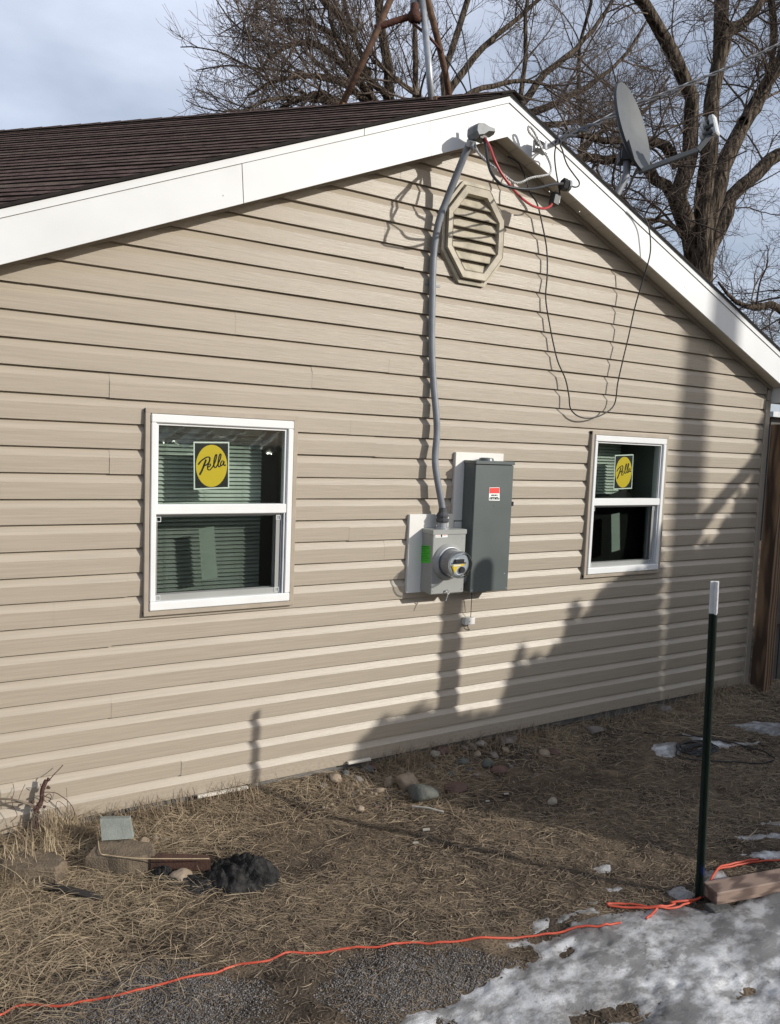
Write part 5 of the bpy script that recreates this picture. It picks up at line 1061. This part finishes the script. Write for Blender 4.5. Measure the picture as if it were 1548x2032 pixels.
stones = [(808, 1543, 46, 38, 0, 'pinkish tan angular stone leaning behind the big grey-green stone'), (840, 1567, 62, 36, 1, 'large smooth grey-green oval stone lying in the straw'),
 (849, 1492, 26, 15, 3, 'cream stone touching the wall base, first of the rubble pile'), (875, 1497, 28, 18, 4, 'brownish stone beside the cream stone at the wall'), (954, 1482, 22, 13, 3, 'cream round stone high in the rubble pile'),
 (947, 1498, 18, 13, 0, 'small tan stone under the cream round stone'), (921, 1476, 18, 12, 2, 'grey pebble by the wall at the top of the pile'), (913, 1486, 20, 11, 2, 'flat grey pebble near the cream round stone'),
 (968, 1511, 24, 20, 1, 'grey cube-like stone left of the reddish stone'), (992, 1522, 34, 18, 4, 'reddish brown block-shaped stone at the lower edge of the pile'), (918, 1510, 24, 14, 1, 'greenish grey stone at the left foot of the pile'),
 (931, 1521, 14, 11, 5, 'dark pebble at the left foot of the pile'), (980, 1497, 20, 13, 2, 'pale grey stone above the reddish stone'), (984, 1463, 36, 12, 2, 'long flat grey stone against the siding bottom'),
 (1017, 1469, 20, 12, 2, 'grey stone right of the long flat stone'), (1081, 1490, 22, 17, 0, 'round tan stone, left one of the pair in the shade'), (1100, 1487, 24, 16, 4, 'round brown stone, right one of the pair in the shade'),
 (771, 1545, 18, 24, 0, 'upright tan stone left of the pinkish angular stone'), (665, 1547, 28, 20, 0, 'tan stone half buried at the left end of the stone row'), (710, 1545, 22, 15, 2, 'grey-brown stone in the middle of the stone row'),
 (755, 1558, 22, 11, 0, 'flat tan stone below the upright tan stone'), (905, 1556, 46, 20, 4, 'flat brown slab stone right of the big grey-green stone'), (715, 1594, 16, 12, 0, 'small lone pinkish stone in the straw'),
 (676, 1534, 22, 15, 5, 'dark stone close to the siding above the stone row'), (716, 1520, 26, 14, 5, 'blue-black flat stone under the siding edge'), (1180, 1450, 34, 16, 2, 'grey stone in the shade near the wall'),
 (1302, 1400, 34, 14, 2, 'grey-brown stone by the wall behind the green fence post'), (360, 1732, 44, 27, 0, 'round tan stone tucked against the black fabric'), (285, 1660, 22, 18, 0, 'brown pebble right of the pale cement block'),
 (1097, 1581, 22, 12, 3, 'pale flat stone alone on the bare soil'), (690, 1503, 20, 9, 3, 'pale stone wedged under the siding'), (858, 1520, 18, 12, 2, 'grey pebble behind the big grey-green stone'), (895, 1528, 18, 11, 1, 'green-grey pebble in straw left of the pile'), (740, 1528, 20, 13, 4, 'brown stone behind the stone row'),
 (640, 1560, 18, 11, 2, 'grey pebble at the very left of the stone row'), (945, 1530, 14, 9, 2, 'little grey pebble below the dark pebble'), (1003, 1488, 16, 10, 0, 'little tan pebble above the reddish stone'), (308, 1655, 16, 10, 2, 'grey pebble near the brown pebble and pale block')]
random.seed(11)
for i, (a, b_, w_, h_, mi, lb) in enumerate(stones): stone(a, b_, w_, h_, mi, lb, i)
n_ = 260; X = rng.normal(2.95, .42, n_); Y = -.05-np.abs(rng.normal(.12, .12, n_)); pts = np.stack([X, Y, gz(X, Y)+.003], 1)
pebbles('rubble', pts, .006, .017, [M['rock0'], M['rock2'], M['rock4'], M['rock5']], 'small broken rubble in the dirt by the stone pile', .7)
n_ = 150; X = rng.normal(1.95, .25, n_); Y = -.10-np.abs(rng.normal(.10, .10, n_)); pts = np.stack([X, Y, gz(X, Y)+.004], 1)
pebbles('rubble', pts, .006, .016, [M['rock0'], M['rock2'], M['rock4'], M['rock5']], 'small broken rubble near the big grey-green stone', .7)
# pale chips
chips = [(846, 1640, 20, 'white wood chip on the dark soil, larger of two'), (825, 1665, 16, 'white wood chip below and left of the larger chip'), (1005, 1572, 14, 'pale chip right of the flat brown slab'), (968, 1585, 12, 'small pale chip on soil left of the green post'), (330, 1659, 22, 'crumpled white scrap near the pale cement block')]
for px_, py_, w_, lb in chips:
    p = G(px_, py_); s_ = w_*depth(p)/FPX/2; z_ = float(gz(p[0], p[1]))+.008
    o = MB().obox((p[0], p[1], z_), (1, -.5, .1), (.5, 1, .15), (-.1, -.2, 1), s_*.7, s_*.32, .003, .001).build('wood_chip', M['chip']); tag(o, lb, 'chip')
st_ = [G(818, 1600), G(880, 1612)]
tag(MB().tube([st_[0]+[0, 0, .0], (st_[0]+st_[1])/2+[0, 0, .008], st_[1]+[0, 0, .002]], .006, 6).build('stick', M['chip']), 'short pale stick lying in front of the grey-green stone', 'stick')

# ------------------------------------------------------------------ left corner: pavers, block, fabric, stump
def gy_(p, dz=0): return np.array([p[0], p[1], float(gz(p[0], p[1]))+dz])
def slab(name, top_px, ztop, h, m, lab, cat, jag=.006):
    P = [G(x_, y_, ztop) for x_, y_ in top_px]; cen = sum(P)/len(P); mb = MB(); n_ = len(P); ring_ = []
    for i in range(n_):
        for k in range(4):
            t_ = k/4; p = P[i]*(1-t_)+P[(i+1) % n_]*t_; v = p-cen; v = v/np.linalg.norm(v); ring_.append(p+v*random.uniform(-jag, jag)*(k > 0))
    n2 = len(ring_); top1 = [p+(cen-p)*.06+np.array([0, 0, .0+random.uniform(-.002, .002)]) for p in ring_]; mid = [p+np.array([0, 0, -.008]) for p in ring_]; bot = [p+(p-cen)*.01+np.array([0, 0, -h]) for p in ring_]
    mb.add([cen+np.array([0, 0, .002])]+top1, [(0, 1+i, 1+(i+1) % n2) for i in range(n2)])
    for a, b_ in ((top1, mid), (mid, bot)): mb.add(a+b_, [(i, n2+i, n2+(i+1) % n2, (i+1) % n2) for i in range(n2)])
    return tag(mb.build(name, m), lab, cat)
random.seed(21)
slab('paver', [(170, 1697), (196, 1668), (262, 1664), (306, 1672), (308, 1694), (256, 1704)], .012, .11, M['concrete'], 'tan angled concrete paver half sunk in straw, right of the other paver', 'paver')
slab('paver', [(0, 1704), (40, 1688), (108, 1690), (134, 1708), (110, 1722), (30, 1722), (0, 1716)], .005, .10, M['concrete'], 'brownish worn paver at the far left behind straw', 'paver')
q = [G(202, 1668, .02), G(264, 1664, .02)]; a_, b_ = q; hh_ = .075
mb = MB(); up3 = np.array([.0, .05, hh_]); th = np.array([.02, .05, -.008])
mb.prism([a_, b_, b_+up3*.95+(a_-b_)*.06, a_+up3], (0, 0, 0), th*.6); tag(mb.build('cement_block', M['greyblock']), 'pale grey cement board piece leaning behind the tan paver', 'block')
slab('brick', [(300, 1702), (418, 1706), (415, 1696), (310, 1692)], .002, .05, M['brick'], 'red-brown brick lying under the black fabric', 'brick', .002)
# crumpled fabric
def crumple(name, cpx, w_, h_, dpt_, lab, seed, amp=.5):
    p = gy_(G(*cpx)); N_ = 72; u, v = np.meshgrid(np.linspace(-1, 1, N_), np.linspace(-1, 1, N_)); k_ = np.maximum(np.abs(u), np.abs(v))/(np.hypot(u, v)+1e-9); u, v = u*k_, v*k_; rr_ = np.hypot(u, v)
    def nn(f, s_, o=3): return fbm(u*f+7*seed, v*f*1.3+3*seed, o, 200+s_)-.44
    wu, wv = u+.35*nn(1.6, 1), v+.35*nn(1.6, 2)
    rid = lambda f, s_, ax: 1-np.abs(fbm((wu*ax+wv*(1-ax))*f+seed, (wv*ax-wu*(1-ax))*f*.35+seed, 2, 230+s_)-.38)*5
    hh = np.clip(1-rr_**2.2, 0, 1)**.55
    z_ = h_*(hh*(.72+amp*.30*rid(2.6, 3, .8)+amp*.25*rid(4.4, 4, .25)+amp*.22*rid(8.5, 14, .55)+.34*nn(8, 5)+.16*nn(19, 15))+.45*nn(2.6, 6)*hh)
    ang = np.arctan2(v, u); ed = 1+.22*(fbm(np.cos(ang)*2+seed+5, np.sin(ang)*2+5, 3, 260)-.45)*rr_
    x_ = w_*(u*ed+.16*nn(3.5, 7)*hh+.10*rid(5, 9, .6)*hh*.5); y_ = dpt_*(v*ed+.22*nn(3.5, 8)*hh)
    ca_, sa_ = math.cos(-.5), math.sin(-.5); X_, Y_ = p[0]+x_*ca_-y_*sa_, p[1]+x_*sa_+y_*ca_; V = np.stack([X_, Y_, gz(X_, Y_)-.004+z_], -1).reshape(-1, 3)
    i_ = (np.arange(N_-1)[:, None]*N_+np.arange(N_-1)[None]).ravel(); return npmesh(name, V, np.stack([i_, i_+1, i_+N_+1, i_+N_], 1), M['fabric'], smooth=True)
tag(crumple('landscape_fabric', (478, 1735), .165, .068, .120, '', 3, 1.25), 'crumpled heap of black landscape fabric with torn folds', 'fabric')
tag(crumple('landscape_fabric', (395, 1748), .17, .030, .07, '', 8, 1.0), 'flat strip of black fabric trailing left of the fabric heap', 'fabric')
tag(crumple('landscape_fabric', (322, 1736), .05, .05, .035, '', 5, .8), 'small upturned flap of black fabric near the tan paver', 'fabric')
mb = MB(); P = [G(90, 1762)+[0, 0, .012], G(130, 1772)+[0, 0, .018], G(170, 1782)+[0, 0, .018], G(202, 1786)+[0, 0, .008]]
for k in range(3): mb.bar(P[k], P[k+1], .035, .004)
mb.bar(P[3]+[0, 0, .0], P[3]+[.004, .0, -.03], .03, .004); tag(mb.build('edging_strip', M['black']), 'black plastic edging strip poking out of straw at lower left', 'edging')
# wire on the paver
tag(MB().tube(smooth_path([G(178, 1664)+[0, 0, .04], G(192, 1672)+[0, 0, .06], G(198, 1690, .02), G(215, 1697, .02), G(270, 1703, .02), G(340, 1704, .02), G(415, 1704, .02)], 5), .0022, 6).build('bent_stalk', M['straw3']), 'long pale bent stalk across the tan paver to the fabric', 'stalk')
# stump with tendrils
sb = G(66, 1668); sb = np.array([sb[0], min(sb[1], -.06), float(gz(sb[0], sb[1]))]); Yb = sb[1]
sv = thing('dead_vine', tuple(sb), 'dead brown vine stump with curled tendrils at the lower left wall', 'plant')
MB().tube(smooth_path([sb, W(70, 1630, Yb), W(72, 1608, Yb), W(82, 1590, Yb), W(84, 1568, Yb), W(92, 1548, Yb)], 6), [.012]*6+[.013, .011]*6+[.010]*12+[.009], 8).build('stem', M['stem'], sv)
for k, (x_, y_) in enumerate(((90, 1555), (97, 1548), (94, 1562), (84, 1578), (70, 1603), (80, 1600), (88, 1601), (66, 1592), (76, 1612))):
    c_ = W(x_, y_, Yb-.005); MB().tube([c_, c_+np.array([random.uniform(-.012, .012), random.uniform(-.012, .0), random.uniform(-.004, .014)])], [.008, .004], 6).build('knot', M['stem'], sv)
def vt(l, r_, m=M['stem'], nm='tendril'): MB().tube(smooth_path([W(x_, y_, Yb-.01-.01*math.sin(k*1.7)) for k, (x_, y_) in enumerate(l)], 5), r_, 5).build(nm, m, sv)
vt([(98, 1548), (108, 1536), (118, 1526), (125, 1518)], .0022); vt([(88, 1572), (100, 1572), (112, 1574), (122, 1580), (135, 1590), (145, 1604), (148, 1618), (142, 1628)], .0018)
vt([(90, 1580), (98, 1575), (102, 1582), (96, 1592), (88, 1588), (88, 1578)], .0016); vt([(82, 1562), (80, 1556), (88, 1558), (90, 1566)], .0016); vt([(68, 1598), (40, 1590), (20, 1586), (-20, 1584)], .0045, M['tendril'])
vt([(66, 1602), (50, 1594), (25, 1592), (-20, 1600)], .0035, M['tendril']); vt([(24, 1585), (28, 1570), (26, 1555)], .0012); vt([(36, 1592), (40, 1578), (50, 1556)], .0012); vt([(20, 1632), (34, 1618), (26, 1600), (22, 1580)], .0014)
vt([(110, 1612), (114, 1590), (130, 1600), (134, 1612)], .0012); vt([(132, 1563), (133, 1585), (134, 1600)], .0012, M['tendril']); vt([(75, 1612), (92, 1625), (110, 1640), (118, 1662)], .0018, M['tendril']); vt([(66, 1612), (62, 1640), (64, 1660)], .0026, M['tendril']); vt([(0, 1650), (30, 1640), (60, 1632)], .0016)
for k in range(14):
    x_ = random.uniform(50, 130); vt([(70+random.uniform(-8, 8), 1616+random.uniform(-6, 6)), ((70+x_)/2+random.uniform(-6, 6), 1625), (x_, 1655+random.uniform(0, 20))], .0013, M['tendril'])
# white trim scraps along the siding bottom
for (a, b_, lb) in (((392, 1581), (492, 1562), 'white plastic trim strip peeking out under the siding, longer left piece'), ((690, 1514), (735, 1506), 'short white trim strip under the siding by the stones')):
    A_, B_ = W(*a, -.03), W(*b_, -.03); mb = MB(); mb.bar(A_, B_, .02, .014, bev=.002); tag(mb.build('trim_scrap', M['soffit']), lb, 'trim strip')
pq = W(996, 1468, -.03); tag(MB().bar(pq+[0, 0, -.01], pq+[.005, 0, -.055], .012, .008).build('metal_stake', M['black']), 'small dark stake standing under the siding by the rubble pile', 'stake')

# ------------------------------------------------------------------ T post, timber, cords, coil
tb = G(1388, 1775); tb = gy_(tb); top = None
dvec = None
Ht = 1.43
best = None
for h_ in np.arange(1.1, 1.7, .005):
    v = tb+np.array([0, 0, h_])-CAM; py_ = PH/2-FPX*np.dot(v, UX)/np.dot(v, FX)
    if best is None or abs(py_-1153) < best[0]: best = (abs(py_-1153), h_, np.dot(v, FX))
ttop = D(1418.5, 1153, best[2]); ax_ = (ttop-tb); Lp = np.linalg.norm(ax_); ax_ /= Lp
tp = thing('fence_post', tuple(tb), 'dark green metal T-post with white painted top', 'fence post')
tr_ = np.array([.70, -.55, 0]); tr_ -= ax_*np.dot(tr_, ax_); tr_ /= np.linalg.norm(tr_); tf = np.cross(tr_, ax_); tf = tf if tf[1] < 0 else -tf
tr2 = np.array([.86, -.50, 0]); tr2 -= ax_*np.dot(tr2, ax_); tr2 /= np.linalg.norm(tr2); tn = np.cross(ax_, tr2); tn = tn if np.dot(tn, CAM-tb) > 0 else -tn
wsp = Lp-.135
for (s0, s1, mm_, nm) in ((-.08, wsp, M['green'], 'post_shaft'), (wsp+.0005, Lp, None, 'painted_top')):
    mb = MB(); c_ = tb+ax_*(s0+s1)/2; mb.obox(c_, tr2, tn, ax_, .0175, .0022, (s1-s0)/2, .001); mb.obox(c_+tn*.0165, tr2, tn, ax_, .0022, .0142, (s1-s0)/2-.0005, .001)
    if mm_ is None: M['postwhite'] = worldcoords(mat('chipped_white_paint', (.62, .63, .63), .6, (.50, .51, .52), 30, .3, 120)); mm_ = M['postwhite']
    mb.build(nm, mm_, tp)
s_ = .06
while s_ < wsp-.03:
    mb = MB(); c_ = tb+ax_*s_-tn*.0050; mb.obox(c_, tr2, tn, ax_, .0035, .0026, .008, .001); mb.build('stud', M['green'], tp); s_ += .054
MB().obox(tb+ax_*.135+tn*.016, tr2, tn, ax_, .0030, .0168, .016).build('blue_mark', M['bluetape'], tp)
a_, b_ = G(1408, 1762, .0), G(1640, 1722, .0)
tag(MB().bar(np.array([a_[0], a_[1], -.025]), np.array([b_[0], b_[1], -.02]), .085, .055, bev=.004).build('timber', M['timber']), 'weathered wooden timber lying on the ground right of the T-post', 'timber')
tag(MB().obox(np.array([a_[0]+.0, a_[1]-.05, -.066]), (1, -.2, 0), (.2, 1, 0), (0, 0, 1), .05, .03, .018, .004).build('stone_block', M['rock5']), 'dark block at the foot of the T-post under the timber end', 'block')
def gcable(name, l, r_, m, lab, cat, dz=.0, sm=6, z0=-.06, follow=True):
    P = smooth_path([G(x_, y_) for x_, y_ in l], sm); out = []
    for p in P:
        zz_, s__ = snow_top(np.array([p[0]]), np.array([p[1]])); out.append([p[0], p[1], float(zz_[0])+r_+dz])
    out = np.array(out); k = np.array([.25, .5, .25]); z_ = out[:, 2].copy(); z_[1:-1] = np.maximum(z_[1:-1], np.convolve(z_, k, 'same')[1:-1]); out[:, 2] = z_
    return tag(MB().tube(out, r_, 8).build(name, m, smooth=True), lab, cat)
cord = [(-60, 2030), (0, 2000), (36, 1983), (72, 1979), (122, 1983), (181, 1972), (253, 1966), (307, 1952), (384, 1936), (434, 1924), (470, 1909), (515, 1907), (552, 1897), (579, 1888), (629, 1887), (700, 1875), (755, 1874), (794, 1865), (826, 1863), (865, 1865), (923, 1860), (981, 1855), (1033, 1847), (1096, 1840), (1145, 1835), (1193, 1837), (1218, 1831), (1232, 1829)]
gcable('extension_cord', cord, .0043, M['orange'], 'orange extension cord snaking across the soil in front', 'extension cord')
gcable('extension_cord', [(1282, 1826), (1292, 1816), (1302, 1803), (1308, 1798)], .0043, M['orange'], 'short orange cord piece coming out of the snow', 'extension cord')
gcable('extension_cord', [(1340, 1790), (1300, 1799), (1270, 1793), (1240, 1787), (1212, 1787), (1206, 1791), (1220, 1794), (1258, 1797), (1310, 1801), (1340, 1799), (1358, 1792), (1385, 1780), (1402, 1772), (1412, 1745), (1429, 1727), (1468, 1716), (1500, 1709), (1548, 1704), (1620, 1698)], .0046, M['orange'], 'orange extension cord looped at the T-post and running right', 'extension cord', dz=.004)
gcable('extension_cord', [(1330, 1790), (1358, 1788), (1384, 1783), (1400, 1775), (1406, 1760), (1416, 1742), (1434, 1724), (1470, 1713), (1505, 1707)], .0048, M['orange'], 'second orange strand beside the T-post', 'extension cord', dz=.012)
lp = []
for k in range(92):
    a_ = k*.83; q_ = .62+.38*math.sin(k*.71)*math.cos(k*.23); lp.append((1383+6*math.sin(k*.37)+44*q_*math.cos(a_), 1486+1.5*math.cos(k*.5)+14*q_*math.sin(a_)))
gcable('coiled_cable', lp, .0042, M['black'], 'coil of black cable lying on the snow patch behind the T-post', 'cable', dz=.006, sm=3)
gcable('ground_cable', [(1278, 1453), (1310, 1459), (1350, 1461), (1395, 1466), (1440, 1473), (1480, 1480), (1515, 1488), (1534, 1500), (1536, 1508), (1515, 1512), (1480, 1514), (1430, 1512), (1385, 1508), (1350, 1502), (1342, 1494), (1352, 1478), (1365, 1470)], .0038, M['black'], 'black cable loop sweeping right from the coil on the soil', 'cable', dz=.007)
